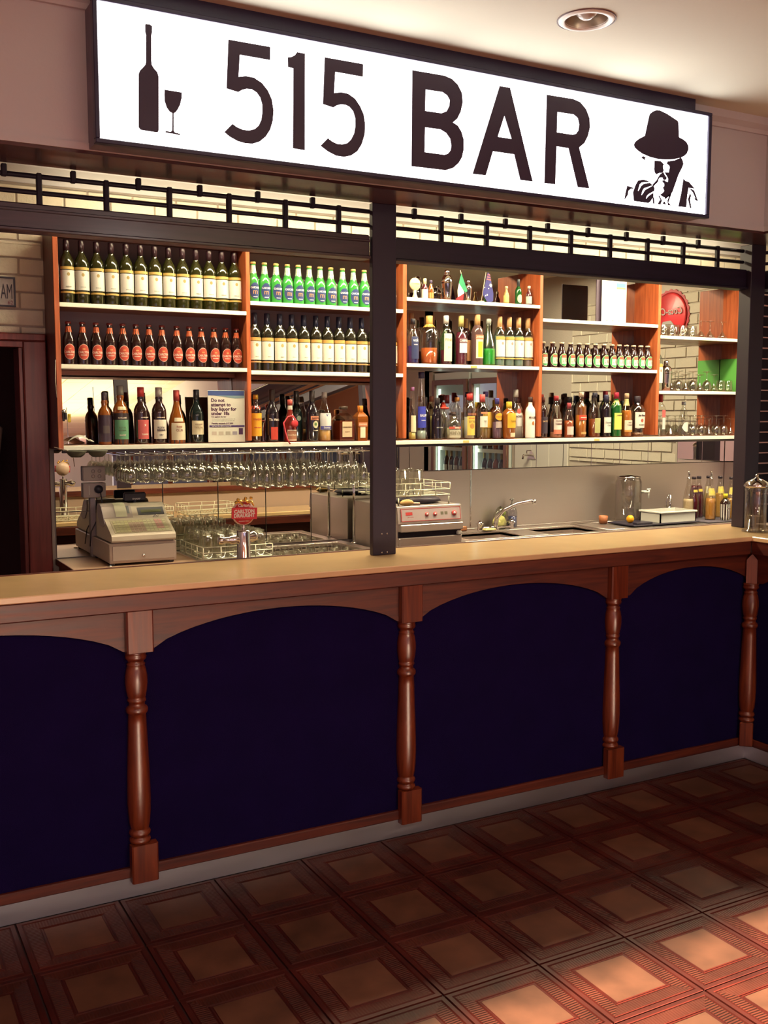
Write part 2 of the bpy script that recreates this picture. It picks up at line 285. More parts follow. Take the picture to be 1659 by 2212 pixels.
MAN = [[(2.1449,2.7398),(2.1644,2.8181),(2.1685,2.8274),(2.1844,2.8393),(2.202,2.8465),(2.2199,2.8478),(2.2594,2.8397),(2.3057,2.824),(2.3181,2.8202),(2.3231,2.8109),(2.3274,2.7584),(2.3315,2.755),(2.3518,2.7504),(2.3692,2.7426),(2.3807,2.7295),(2.3822,2.7141),(2.3742,2.6975),(2.3607,2.6859),(2.3394,2.6756),(2.3028,2.6658),(2.2633,2.6597),(2.218,2.6571),(2.176,2.6598),(2.1342,2.668),(2.1073,2.6789),(2.0924,2.6879),(2.0882,2.6982),(2.0946,2.7097),(2.1146,2.7241),(2.1319,2.7328)],[(2.2712,2.6522),(2.3091,2.661),(2.3425,2.6759),(2.3506,2.6657),(2.3552,2.6529),(2.3486,2.6388),(2.3297,2.6077),(2.3128,2.568),(2.2987,2.5354),(2.2855,2.5207),(2.2614,2.5094),(2.2445,2.5144),(2.2353,2.5183),(2.2502,2.526),(2.2574,2.5356),(2.2493,2.5481),(2.2567,2.5533),(2.2563,2.5643),(2.2485,2.5701),(2.2423,2.5739),(2.2558,2.5764),(2.2621,2.5716),(2.2759,2.5708),(2.2768,2.5864),(2.2688,2.5966),(2.2561,2.6085),(2.2653,2.6084),(2.279,2.6088),(2.2816,2.6202),(2.2842,2.6316),(2.2809,2.6389),(2.2669,2.6451)],[(2.2003,2.6474),(2.2319,2.6488),(2.2427,2.6423),(2.2489,2.6397),(2.2431,2.6335),(2.245,2.6227),(2.2483,2.6143),(2.241,2.6069),(2.226,2.6041),(2.2112,2.5974),(2.2035,2.6027),(2.2,2.6155),(2.201,2.6288)],[(2.2323,2.5971),(2.2471,2.6075),(2.255,2.5974),(2.2661,2.5875),(2.2632,2.5828),(2.2572,2.5799),(2.2481,2.5811),(2.2479,2.5866),(2.2387,2.5885),(2.2267,2.5855),(2.221,2.576),(2.2183,2.5669),(2.1979,2.5494),(2.1918,2.552),(2.2151,2.5732),(2.2251,2.5886)],[(2.0909,2.5122),(2.1032,2.5417),(2.1158,2.5605),(2.1407,2.5657),(2.1645,2.5645),(2.1735,2.5622),(2.1321,2.5567),(2.1221,2.548),(2.1127,2.5209),(2.1186,2.5189),(2.1327,2.5404),(2.1442,2.5493),(2.1752,2.5575),(2.1919,2.5509),(2.1447,2.5351),(2.1376,2.5256),(2.1309,2.5053),(2.1354,2.504),(2.1454,2.5155),(2.1539,2.5273),(2.1949,2.5491),(2.2013,2.5387),(2.1986,2.5296),(2.1722,2.516),(2.1606,2.506),(2.1566,2.4935),(2.161,2.4933),(2.1726,2.505),(2.196,2.5206),(2.1964,2.5074),(2.1821,2.4883),(2.172,2.4803),(2.0964,2.4804)],[(2.0596,2.5339),(2.0962,2.529),(2.0744,2.5257),(2.0631,2.5158),(2.0607,2.5004),(2.0495,2.4863),(2.0453,2.4794),(2.0517,2.506)],[(2.3599,2.592),(2.371,2.5853),(2.3899,2.5828),(2.4223,2.5614),(2.3876,2.5624),(2.3851,2.5486),(2.3811,2.5302),(2.3784,2.4826),(2.3364,2.4809),(2.3512,2.5362)],[(2.3981,2.5364),(2.403,2.5324),(2.3975,2.5138),(2.4067,2.4819),(2.402,2.4815),(2.3896,2.5153)],[(2.3908,2.5616),(2.4195,2.5521),(2.4365,2.5244),(2.4319,2.5217),(2.4167,2.545)],[(2.424,2.5209),(2.4398,2.5213),(2.4418,2.5125),(2.4305,2.517)],[(2.2231,2.4801),(2.2331,2.4944),(2.2422,2.4942),(2.2367,2.4803)],[(2.2502,2.4839),(2.2575,2.4934),(2.2655,2.482)],[(2.2758,2.493),(2.2932,2.4802),(2.2793,2.4811)],[(2.2264,2.5126),(2.2294,2.5129),(2.2422,2.4964),(2.2392,2.495)],[(2.2615,2.5072),(2.2943,2.5305),(2.2901,2.5189),(2.2789,2.4933),(2.2756,2.4974),(2.284,2.5183),(2.2632,2.504)],[(2.1951,2.5028),(2.1996,2.5033),(2.2035,2.4794),(2.198,2.48)],[(2.1375,2.6575),(2.1524,2.6549),(2.1451,2.6519),(2.1483,2.6446),(2.1407,2.6492),(2.1303,2.6523)]]
# ================================================================ SETTING
# floor: base slab with recessed joints, tiles laid on it one by one
T = 0.333
fl = struct(MB().box(-3.4, 5.6, -9.2, 0.02, -0.06, -0.006).box(-3.4, 5.6, 0.02, 3.6, -0.06, -0.012).build('floor', mat('floor_grout', (0.020, 0.008, 0.008), 0.8)))
def tile_mat(name, col, wave=None):
    m, N, L, b = _new(name); tc = N.new('ShaderNodeTexCoord'); oi = N.new('ShaderNodeObjectInfo')
    ad = N.new('ShaderNodeVectorMath'); ad.operation = 'ADD'; L.new(tc.outputs['Object'], ad.inputs[0]); L.new(oi.outputs['Location'], ad.inputs[1])
    n = N.new('ShaderNodeTexNoise'); n.inputs['Scale'].default_value = 9; n.inputs['Detail'].default_value = 6; L.new(ad.outputs[0], n.inputs['Vector'])
    r = N.new('ShaderNodeValToRGB'); r.color_ramp.elements[0].position = 0.3; r.color_ramp.elements[1].position = 0.7
    r.color_ramp.elements[0].color = C([c * 0.68 for c in col]); r.color_ramp.elements[1].color = C([c * 1.25 for c in col]); L.new(n.outputs['Fac'], r.inputs['Fac'])
    h = N.new('ShaderNodeHueSaturation'); mr = N.new('ShaderNodeMapRange'); mr.inputs['To Min'].default_value = 0.8; mr.inputs['To Max'].default_value = 1.2
    L.new(oi.outputs['Random'], mr.inputs['Value']); L.new(mr.outputs['Result'], h.inputs['Value']); L.new(r.outputs['Color'], h.inputs['Color']); L.new(h.outputs['Color'], b.inputs['Base Color'])
    b.inputs['Roughness'].default_value = 0.5; b.inputs['Specular IOR Level'].default_value = 0.18
    u = N.new('ShaderNodeBump'); u.inputs['Strength'].default_value = 0.22; u.inputs['Distance'].default_value = 0.003
    if wave:
        wv = N.new('ShaderNodeTexWave'); wv.bands_direction = wave; wv.inputs['Scale'].default_value = 34; wv.inputs['Distortion'].default_value = 0.6
        L.new(tc.outputs['Object'], wv.inputs['Vector']); L.new(wv.outputs['Fac'], u.inputs['Height']); u.inputs['Strength'].default_value = 0.38
    else: L.new(n.outputs['Fac'], u.inputs['Height'])
    L.new(u.outputs['Normal'], b.inputs['Normal']); return m
TM = [tile_mat('tile_rim', (0.050, 0.006, 0.0035)), tile_mat('tile_frame_x', (0.060, 0.0125, 0.007), 'X'), tile_mat('tile_frame_y', (0.060, 0.0125, 0.007), 'Y'), tile_mat('tile_centre', (0.100, 0.037, 0.020))]
def tile_mesh(x0=-0.1645, x1=0.1645):
    mb = MB()
    rings = [(0.1645, -0.008, 0), (0.1630, 0.0, 0), (0.1500, 0.0004, 0), (0.1465, -0.0022, 0), (0.1430, 0.0, 1), (0.1040, -0.0016, 0), (0.1010, -0.0034, 0), (0.0975, -0.0012, 0), (0.0930, -0.0026, 0), (0.0905, -0.0012, 3)]
    vs = []
    for r, z, _ in rings: vs += [(-r, -r, z), (r, -r, z), (r, r, z), (-r, r, z)]
    for i in range(len(rings) - 1):
        a, b = 4 * i, 4 * (i + 1)
        for k in range(4):
            k2 = (k + 1) % 4; m = rings[i][2]
            if m == 1: m = 1 if k in (0, 2) else 2
            mb.add([vs[a + k], vs[a + k2], vs[b + k2], vs[b + k]], [(0, 1, 2, 3)], m)
    mb.add(vs[-4:], [(0, 1, 2, 3)], 3)
    mb.v = [(min(max(v[0], x0), x1), v[1], v[2]) for v in mb.v]
    return mb.mesh('tile', TM)
tm = tile_mesh(); tm_cut = tile_mesh(-0.1645, 0.130)
for j in range(10):
    for i in range(-4, 9):
        link('tile', tm_cut if i == 8 else tm, fl, ((i + 0.5) * T, -(j + 0.5) * T - 0.004, 0))
# far floor (seen only in the mirrors): joined
mb = MB()
for j in range(10, 27):
    for i in range(-10, 9):
        mb.box((i + .01) * T, (i + .99) * T, -(j + .99) * T, -(j + .01) * T, -0.005, 0.0)
ff = mb.build('far_tiles', mat('far_tile', (0.22, 0.06, 0.03), 0.35), fl); ff['kind'] = 'stuff'
# ceiling: plaster over the front, suspended tiles further back in the hall
_c = MB().prism([[(-3.4, -2.6), (5.6, -2.6), (5.6, 2.6), (-3.4, 2.6)], [(1.482 + 0.072 * cos(2 * pi * i / 40), -0.552 + 0.072 * sin(2 * pi * i / 40)) for i in range(40)]], 2.93, 3.02)
_c.v = [(v[0], v[2], v[1]) for v in _c.v]
ce = struct(_c.box(-3.4, 5.6, -9.2, -2.6, 2.95, 3.02).box(1.3, 1.65, -0.72, -0.38, 3.02, 3.04).build('ceiling', CEIL))
tg = MB()
ctm = MB().bbox(-0.595, 0.595, -0.295, 0.295, 2.922, 2.935, 0.006).mesh('ceiling_tile', mat('ceiling_tile', (0.80, 0.76, 0.58), 0.8, bump=0.5, bscale=60))
cts = MB().bbox(-0.147, 0.147, -0.147, 0.147, 2.922, 2.935, 0.005).mesh('ceiling_tile', bpy.data.materials['ceiling_tile'])
for i in range(8):
    for j in range(14): link('ceiling_tile', cts, ce, (1.45 + i * 0.3, -2.75 - j * 0.3, 0))
for i in range(-3, 5):
    for j in range(11):
        if i in (1, 2, 3) and j < 7: continue
        link('ceiling_tile', ctm, ce, (i * 1.2 + 0.1, -2.9 - j * 0.6, 0))
gr = MB()
for i in range(-3, 6): gr.box(i * 1.2 - 0.51, i * 1.2 - 0.49, -9.2, -6.8, 2.926, 2.95)
for j in range(7, 12): gr.box(-3.4, 5.6, -2.61 - j * 0.6, -2.59 - j * 0.6, 2.926, 2.95)
gr.build('ceiling_grid', mat('grid_white', (0.42, 0.34, 0.24), 0.5), ce)
# the bulkhead over the bar, its soffit and cornices
wf = struct(MB().box(-3.4, 2.975, 0.0, 0.10, 2.45, 2.93).box(2.975, 3.075, -9.0, 0.10, 2.45, 2.93).build('wall_front', PLAST))
MB().box(-3.4, 2.975, -0.006, 0.0, 2.45, 2.472).box(2.970, 2.975, -9.0, -0.006, 2.45, 2.472).build('plaster_bead', PLAST, wf)
struct(MB().prismx([(0, 2.87), (-0.012, 2.87), (-0.018, 2.885), (-0.045, 2.90), (-0.05, 2.93), (0, 2.93)], -3.4, 2.975).build('trim_1', PLAST))
sf = struct(MB().box(-3.4, 3.4, 0.0, 0.235, 2.440, 2.452).box(2.975, 3.40, -9, 0.0, 2.440, 2.452).build('trim_2', SOF))
struct(MB().box(-3.4, -3.3, -9.2, 2.6, 0, 2.95).build('wall_left', PLAST))
# brick work helper: every brick a part of its wall
def brick_wall(parent, x0, x1, z0, z1, y, face=-1, cut=None, axis='x', mats=BRICK, colr=None):
    """running bond in the plane y (axis x) or x (axis y); face gives the side the bricks stand proud"""
    L_, H_, G_ = 0.232, 0.078, 0.009
    cache = {}; k0 = int(math.floor(z0 / (H_ + G_))); k = k0; n = 0
    while k * (H_ + G_) < z1:
        za = max(z0, k * (H_ + G_)); zb = min(z1, k * (H_ + G_) + H_)
        if zb - za > 0.01:
            s = x0 - (x0 % (L_ + G_)) - (L_ + G_) + (0.5 * (L_ + G_) if k % 2 else 0)
            while s < x1:
                a = max(s, x0); b = min(s + L_, x1)
                if b - a > 0.012 and not (cut and cut(a, b, za, zb)):
                    key = (round(b - a, 3), round(zb - za, 3), n % 3)
                    if key not in cache:
                        d = 0.0085 + 0.0015 * (n % 3); mb = MB()
                        if axis == 'x': mb.bbox(0, b - a, min(0, face * d), max(0, face * d), 0, zb - za, 0.003)
                        else: mb.bbox(min(0, face * d), max(0, face * d), 0, b - a, 0, zb - za, 0.003)
                        cache[key] = mb.mesh('brick', mats)
                    link('brick', cache[key], parent, (a, y, za) if axis == 'x' else (y, a, za)); n += 1
                s += L_ + G_
        k += 1
    return n
wb = struct(MB().box(-3.4, -0.62, 2.31, 2.55, 0, 2.95).box(-0.62, 0.16, 2.31, 2.55, 2.00, 2.95).box(0.16, 5.6, 2.31, 2.55, 0, 2.95).build('wall_back', MORT))
brick_wall(wb, -0.62, 0.25, 2.045, 2.50, 2.31, -1)
brick_wall(wb, -0.45, 5.35, 2.50, 2.80, 2.31, -1)
struct(MB().prismx([(2.30, 2.812), (2.285, 2.812), (2.28, 2.83), (2.24, 2.855), (2.235, 2.885), (2.21, 2.89), (2.21, 2.93), (2.30, 2.93)], -3.4, 5.4).build('trim_3', PLAST))
wr = struct(MB().box(5.41, 5.6, -0.66, 2.31, 0, 2.95).box(5.98, 6.1, -2.4, -0.66, 0, 2.95).box(5.41, 5.98, -2.5, -2.32, 0, 2.95).box(5.41, 5.98, -0.72, -0.66, 0, 2.95).box(5.41, 5.98, -2.4, -0.66, 2.1, 2.95).box(5.41, 5.6, -9.2, -2.4, 0, 2.95).box(5.262, 5.41, 1.75, 2.31, 0, 1.44).build('wall_right', MORT))
brick_wall(wr, 0.22, 2.27, 1.18, 2.62, 5.41, -1, cut=lambda a, b, c, d: b > 1.75 and d < 1.47, axis='y')
# rear wall with the wide window the sun comes through
rw = struct(MB().box(-3.4, 5.6, -9.2, -9.0, 0, 0.35).box(-3.4, 5.6, -9.2, -9.0, 2.69, 2.95).box(-3.4, -2.9, -9.2, -9.0, 0.35, 2.69).box(2.3, 5.6, -9.2, -9.0, 0.35, 2.69).build('wall_rear', PLAST))
wi = struct(MB().box(-2.9, 2.3, -9.14, -9.06, 0.35, 0.41).build('window_1', BLACK))
for k in (0, 1, 2, 4): MB().box(-2.9 + k * 1.29, -2.86 + k * 1.29, -9.13, -9.07, 0.41, 2.62).build('mullion', BLACK, wi)
# ---------------------------------------------------------------- door opening at the left end of the bar
d1 = struct(MB().bbox(-0.62, 0.235, 2.262, 2.312, 2.005, 2.045, 0.006).bbox(-0.62, 0.19, 2.275, 2.312, 1.972, 2.005, 0.003).bbox(0.118, 0.235, 2.262, 2.312, 0.0, 2.005, 0.006).bbox(0.098, 0.118, 2.285, 2.45, 0, 1.972, 0.003).build('door_1', DOORW))
MB().box(-0.62, -0.58, 2.285, 2.45, 0, 1.99).build('door_jamb', DOORW, d1)
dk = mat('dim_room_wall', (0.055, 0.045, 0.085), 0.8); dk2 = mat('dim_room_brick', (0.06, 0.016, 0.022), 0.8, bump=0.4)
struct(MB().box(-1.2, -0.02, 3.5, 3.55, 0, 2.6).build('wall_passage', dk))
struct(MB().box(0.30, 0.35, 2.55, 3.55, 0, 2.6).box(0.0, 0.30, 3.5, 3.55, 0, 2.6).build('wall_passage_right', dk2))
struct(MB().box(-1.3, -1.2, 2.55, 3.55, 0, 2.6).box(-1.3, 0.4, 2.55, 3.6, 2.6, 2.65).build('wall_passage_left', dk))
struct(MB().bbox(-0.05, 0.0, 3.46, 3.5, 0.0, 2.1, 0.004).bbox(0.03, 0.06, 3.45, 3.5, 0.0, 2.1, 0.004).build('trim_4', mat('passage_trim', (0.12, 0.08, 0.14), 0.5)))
nt = thing('notice_sheet', (-0.11, 3.49, 1.86), 'dim paper notice pinned up inside the dark doorway', 'notice')
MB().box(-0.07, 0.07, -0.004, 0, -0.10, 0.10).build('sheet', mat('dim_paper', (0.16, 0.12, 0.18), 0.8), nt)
MB().box(-0.045, 0.045, -0.006, -0.004, 0.0, 0.06).build('print_block', INK, nt)
ap = thing('hanging_apron', (0.02, 3.0, 1.30), 'cream straps and folded cloth hanging inside the dark doorway', 'apron')
mA = mat('apron_cloth', (0.42, 0.26, 0.20), 0.8); mb = MB()
for pts, r in (([(-0.10, 0, 0.27), (-0.13, 0, 0.16), (-0.09, 0, 0.02), (-0.03, 0, -0.12)], 0.022), ([(-0.02, 0.0, 0.28), (-0.03, 0, 0.1), (-0.01, 0, -0.12)], 0.026), ([(-0.10, 0, 0.27), (0.0, 0, 0.285), (0.07, 0, 0.24), (0.05, 0, 0.10), (0.0, 0, -0.1)], 0.02)): mb.tube(pts, r, 8)
mb.build('strap', mA, ap); MB().tube([(-0.02, 0, -0.10), (-0.015, 0, -0.22), (-0.02, 0, -0.42)], [0.03, 0.024, 0.03], 8).build('cord_tail', mA, ap)
MB().tube([(-0.02, 0.0, 0.28), (-0.02, 0.4, 0.34)], 0.008).build('hook', BLACK, ap)
# number plate on the brick wall
pl = thing('number_plate', (-0.035, 2.297, 2.253), 'old white metal number plate with black lettering on the white brick wall', 'number plate')
MB().bbox(-0.18, 0.13, -0.008, 0.004, -0.076, 0.076, 0.003).build('plate', mat('enamel_white', (0.50, 0.45, 0.46), 0.4, var=0.2, vscale=25), pl)
mb = MB(); mb.box(-0.18, 0.13, -0.012, -0.008, 0.067, 0.076).box(-0.18, 0.13, -0.012, -0.008, -0.076, -0.067).box(0.121, 0.13, -0.012, -0.008, -0.067, 0.067).box(-0.18, -0.171, -0.012, -0.008, -0.067, 0.067)
mb.build('plate_rim', INK, pl)
link('lettering', text_mesh('AM', 0.108, INK, 0.001, 0.0, sx=0.38), pl, (0.087, -0.010, -0.002)); link('small_number', text_mesh('62', 0.028, mat('plate_red', (0.2, 0.02, 0.06), 0.5), 0.001), pl, (0.103, -0.010, -0.055))
# ================================================================ BAR COUNTER
bar = thing('bar_counter', (1.4, 0, 0), 'long timber bar counter with navy carpeted arches and turned half balusters', 'bar counter')
def bp(o): o.parent = bar; o.location = (-1.4, 0, -0.0007); return o
def bb(n, mb, m): return bp(mb.build(n, m))
bb('counter_top', MB().bbox(-1.6, 3.36, -0.045, 0.395, 1.046, 1.068, 0.003).bbox(2.918, 3.36, -3.2, -0.045, 1.046, 1.068, 0.003), LAM)
bb('back_lipping', MB().bbox(-1.6, 3.36, 0.395, 0.415, 1.030, 1.070, 0.003), WD_X)
bb('fascia_board', MB().bbox(-1.6, 2.925, -0.038, -0.012, 0.985, 1.046, 0.004), WD_X)
bb('fascia_board', MB().bbox(2.925, 2.951, -3.2, -0.038, 0.985, 1.046, 0.004), WD_Y)
bb('plinth', MB().box(-1.6, 2.966, -0.002, 0.012, 0.0, 0.068).box(2.966, 2.978, -3.2, 0.012, 0.0, 0.068), PLINTH)
bb('kick_rail', MB().bbox(-1.6, 2.966, -0.006, 0.014, 0.068, 0.104, 0.004), WD_X)
bb('kick_rail', MB().bbox(2.962, 2.976, -3.2, -0.006, 0.068, 0.104, 0.004), WD_Y)
bb('carcass', MB().box(-1.6, 3.34, 0.02, 0.40, 0.0, 1.046).box(2.985, 3.34, -3.2, 0.02, 0, 1.046), mat('bar_inner_board', (0.42, 0.30, 0.24), 0.6))
BAL = [-0.955, 0.087, 1.126, 2.149]
edges = [-1.6] + BAL + [2.966]
for a, b in zip(edges[:-1], edges[1:]):
    if a == -1.6: a = -1.99
    xa, xb = a, b; sp = 0.5 * (xa + xb); hw = 0.5 * (xb - xa) - (0.05 if b < 2.9 else 0.03)
    if b >= 2.9: sp = 2.60; hw = 0.37
    bb('carpet_panel', MB().bbox(max(xa, -1.6), xb, 0.012, 0.022, 0.10, 0.99, 0.003), CARPET)
    arc = []
    n = 20
    for i in range(n + 1):
        u = -1 + 2 * i / n; arc.append((sp + hw * u, 0.848 + 0.098 * (1 - abs(u) ** 2.0) ** 0.75))
    arc = [(xa, 0.845)] + arc + [(xb, 0.845)]
    poly = arc + [(xb, 0.986), (xa, 0.986)]
    poly = [(max(p[0], -1.6), p[1]) for p in poly]
    if b > -0.9: bb('arched_apron', MB().prism([poly], -0.002, 0.012), WD_X)
for k in range(3):
    ya = -0.02 - k * 1.03; yb = ya - 1.03
    bb('carpet_panel', MB().bbox(2.978, 2.99, yb, ya, 0.10, 0.99, 0.003), CARPET)
    arc = [(ya, 0.845)] + [(0.5 * (ya + yb) - 0.46 * (-1 + 2 * i / 16), 0.848 + 0.098 * (1 - (-1 + 2 * i / 16) ** 2) ** 0.75) for i in range(17)] + [(yb, 0.845), (yb, 0.986), (ya, 0.986)]
    bb('arched_apron', MB().prismx(arc, 2.966, 2.978), WD_Y)
r = 0.036
PROF = [(0.030, 0.186), (0.034, 0.190), (0.036, 0.196), (0.034, 0.203), (0.029, 0.206), (0.029, 0.210), (0.034, 0.214), (0.0365, 0.222), (0.034, 0.230), (0.029, 0.234),
        (0.031, 0.240), (0.0345, 0.256), (0.0375, 0.290), (0.039, 0.330), (0.0385, 0.38), (0.0365, 0.45), (0.0335, 0.53), (0.031, 0.60), (0.0298, 0.632), (0.0335, 0.636), (0.0365, 0.642), (0.0365, 0.650), (0.034, 0.656), (0.0285, 0.660),
        (0.0265, 0.664), (0.027, 0.672), (0.031, 0.677), (0.031, 0.683), (0.028, 0.686), (0.0305, 0.692), (0.0345, 0.712), (0.0370, 0.738), (0.0365, 0.762), (0.033, 0.784), (0.0285, 0.797), (0.0305, 0.800), (0.0305, 0.804), (0.0255, 0.808), (0.0265, 0.814), (0.031, 0.817), (0.0345, 0.822), (0.0355, 0.829), (0.033, 0.835), (0.035, 0.838), (0.035, 0.845)]
mb = MB(); mb.lathe(PROF, 32, -0.008, 0.004)
tops = [(-0.045, 0), (0.045, 0), (0.045, -0.030), (0.040, -0.035), (-0.040, -0.035), (-0.045, -0.030)]
def blockm(mb, z0, z1):
    vs = [(p[0], p[1] + 0.002, z) for z in (z0, z1) for p in tops]; k = 6
    return mb.add(vs, [tuple(range(k - 1, -1, -1)), tuple(range(k, 2 * k))] + [(i, (i + 1) % k, (i + 1) % k + k, i + k) for i in range(k)])
blockm(mb, 0.845, 0.985); blockm(mb, 0.056, 0.186)
BM = mb.mesh('half_baluster', WD_Z)
for x in BAL: link('half_baluster', BM, bar, (x - 1.4, -0.001, 0))
cb = link('corner_baluster', MB().lathe(PROF, 32, 0, 0).bbox(-0.03, 0.03, -0.03, 0.03, 0.070, 0.186, 0.004).prism([[(-0.024, 0.845), (0.024, 0.845), (0.024, 0.955), (0.008, 0.975), (0, 0.983), (-0.008, 0.975), (-0.024, 0.955)]], -0.02, 0.02).mesh('corner_baluster', WD_Z), bar, (2.955 - 1.4, -0.018, 0)); cb.rotation_euler = (0, 0, radians(-45))
for y in (-1.05, -2.08): o = link('half_baluster', BM, bar, (2.966 - 1.4, y, 0)); o.rotation_euler = (0, 0, radians(-90))
# serving bench behind the bar
sb = thing('serving_bench', (1.6, 0.42, 0), 'low laminate work bench behind the bar, seen in the mirror', 'bench')
MB().bbox(-1.5, 1.75, 0, 0.42, 0.86, 0.89, 0.004).build('bench_top', LAM, sb); MB().bbox(-1.5, 1.75, 0.40, 0.42, 0.80, 0.86, 0.003).build('front_edge', WD_X, sb)
MB().box(-1.48, 1.73, 0.02, 0.36, 0.0, 0.86).build('cabinet', WD_X, sb)
# ---------------------------------------------------------------- posts, header beam, rails
def post(x, y, wd, dp, label):
    t = thing('bar_post', (x, y, 1.068), label, 'post')
    shaft = MB().bbox(-wd / 2, wd / 2, 0, dp, 0.0, 1.372, 0.002).build('post_shaft', POSTM, t)
    MB().box(-wd / 2 + 0.008, wd / 2 - 0.008, 0.004, dp - 0.004, 1.346, 1.358).build('top_joint', BLACK, t)
    for dx in (-0.012, 0.012):
        for z in (0.010, 0.085):
            sc = MB().lathe([(0.0035, 0), (0.0035, 0.0015), (0.0018, 0.003)], 8).xf(Matrix.Translation((dx, 0, z)) @ Matrix.Rotation(pi / 2, 4, 'X')).build('screw', CHROME, shaft)
    return t
post(1.148, 0.232, 0.105, 0.028, 'dark square post standing on the bar top in the middle of the opening')
post(3.205, 0.225, 0.096, 0.075, 'dark square post standing on the bar top at the right corner')
bm_ = thing('header_beam', (1.0, 0.25, 2.28), 'dark timber header beam over the bar opening, black right of the post', 'beam')
MB().bbox(-2.6, 0.093, 0, 0.055, -0.046, 0.040, 0.004).bbox(-2.6, 0.093, -0.006, 0.06, 0.012, 0.022, 0.002).bbox(-2.6, 0.093, -0.012, 0.06, -0.052, -0.040, 0.003).build('left_beam', DK_X, bm_)
MB().bbox(0.2035, 2.155, 0.0, 0.055, -0.046, 0.042, 0.004).bbox(0.2035, 2.155, -0.01, 0.06, -0.052, -0.041, 0.003).build('right_beam', BK_X, bm_)
MB().bbox(2.262, 2.34, -3.0, 0.055, -0.046, 0.042, 0.004).build('return_beam', BK_X, bm_)
rl = thing('rail_lattice', (0, 0.273, 0), 'black metal rail lattice with staggered pickets above the header beam', 'rail')
MB().tube([(-1.6, 0, 2.413), (3.150, 0, 2.413)], 0.0085, 8).tube([(3.262, 0, 2.413), (3.285, -0.01, 2.413), (3.30, -0.04, 2.413), (3.305, -3, 2.413)], 0.0085, 8).build('upper_rail', BLACK, rl)
MB().tube([(-1.6, 0, 2.360), (3.150, 0, 2.360)], 0.0080, 8).tube([(3.262, 0, 2.360), (3.285, -0.01, 2.360), (3.30, -0.04, 2.360), (3.305, -3, 2.360)], 0.0080, 8).build('lower_rail', BLACK, rl)
pm = MB().bbox(-0.009, 0.009, -0.010, 0.010, 2.315, 2.423, 0.003).mesh('long_picket', BLACK); pm2 = MB().bbox(-0.009, 0.009, -0.010, 0.010, 2.402, 2.442, 0.003).mesh('short_picket', BLACK)
for k in range(-6, 15):
    x = 0.0855 + 0.2205 * (k - 1)
    if abs(x + 0.0 - 1.15) > 0.06: link('long_picket', pm, rl, (x + (0.02 if k > 5 else 0), -0.004, 0))
    x2 = 0.2 + 0.2205 * (k - 2) - 0.003
    if abs(x2 - 1.1) > 0.05: link('short_picket', pm2, rl, (x2 + (0.0 if k < 6 else 0.003), -0.004, 0))
for x, z, l_ in ((1.26, 2.565, 1.9), (3.72, 2.622, 2.7)):  # housings for the hidden lamps added on the shelving
    t = thing('hidden_fill_housing', (x, 2.10, z), 'added hidden fill light housing lying on top of the shelving, %s part' % ('left' if x < 2 else 'right'), 'light fitting')
    MB().bbox(-l_ / 2, l_ / 2, -0.04, 0.04, 0, 0.045, 0.004).build('housing', mat('white_plastic', (0, 0, 0)), t)
for y in (-4.4, -6.0):  # bowls made to hold the added hall uplights
    t = thing('fill_uplight_bowl', (2.0, y, 2.2), 'added hanging bowl for the uplighter in the hall, %s one' % ('nearer' if y > -5 else 'farther'), 'pendant light')
    MB().lathe([(0.02, 0.0), (0.12, 0.03), (0.19, 0.10), (0.2, 0.13), (0.185, 0.13), (0.11, 0.045), (0.0, 0.02)], 24).build('bowl', WHITE, t); MB().tube([(0, 0, 0.02), (0, 0, 0.728)], 0.004, 6).build('cable', BLACK, t)
# roller grille rack beyond the right post
gg = thing('slatted_grille', (3.264, 0.285, 1.07), 'dark slatted metal grille beside the right corner post', 'grille')
MB().bbox(0, 0.02, 0.0, 0.03, 0, 1.17, 0.003).bbox(0.20, 0.22, 0.0, 0.03, 0, 1.17, 0.003).bbox(0, 0.22, 0.03, 0.045, 0, 1.17, 0.003).build('grille_frame', BLACK, gg)
sl = MB().bbox(-0.005, 0.20, -0.018, 0.0, 0, 0.006, 0.002).mesh('slat', mat('slat_metal', (0.62, 0.42, 0.42), 0.4))
for k in range(21): link('slat', sl, gg, (0, 0, 0.10 + k * 0.052))
# ================================================================ SIGN
sg = thing('bar_sign', (1.23, -0.06, 2.65), 'long backlit white sign reading 515 BAR with bottle, glass and hatted man', 'sign')
def sgo(n, mb, m): o = mb.build(n, m, sg); o.location = (-1.23, 0.06, -2.65); return o
sgo('cabinet', MB().box(-0.030, 2.498, -0.108, 0.0, 2.452, 2.868).box(0.0, 2.44, -0.092, 0.0, 2.868, 2.931), SIGNS)
sgo('top_packing', MB().box(0.0, 2.44, -0.094, -0.088, 2.868, 2.930), SIGNF)
mb = MB(); X0, X1, Z0, Z1 = -0.037, 2.505, 2.446, 2.874
fw = 0.014
mb.bbox(X0, X1, -0.128, -0.098, Z0, Z0 + fw, 0.002).bbox(X0, X1, -0.128, -0.098, Z1 - fw, Z1, 0.002).bbox(X0, X0 + fw, -0.1281, -0.098, Z0 + fw, Z1 - fw, 0.002).bbox(X1 - fw - 0.004, X1, -0.1281, -0.098, Z0 + fw, Z1 - fw, 0.002)
sgo('frame', mb, SIGNF)
FACE = mat('backlit_acrylic', (0.9, 0.9, 0.9), 0.3, emit=(1.0, 0.985, 0.965), es=6.5)
sgo('lit_face', MB().box(X0 + fw, X1 - fw, -0.118, -0.108, Z0 + fw, Z1 - fw), FACE)
VIN = mat('black_vinyl', (0.030, 0.014, 0.045), 0.35, spec=0.5)
for n, cs in SIGN: sgo(n, MB().prism(cs, -0.1205, -0.1181), VIN)
sgo('hat', MB().prism([MAN[0]], -0.1205, -0.1181), VIN)
mb = MB()
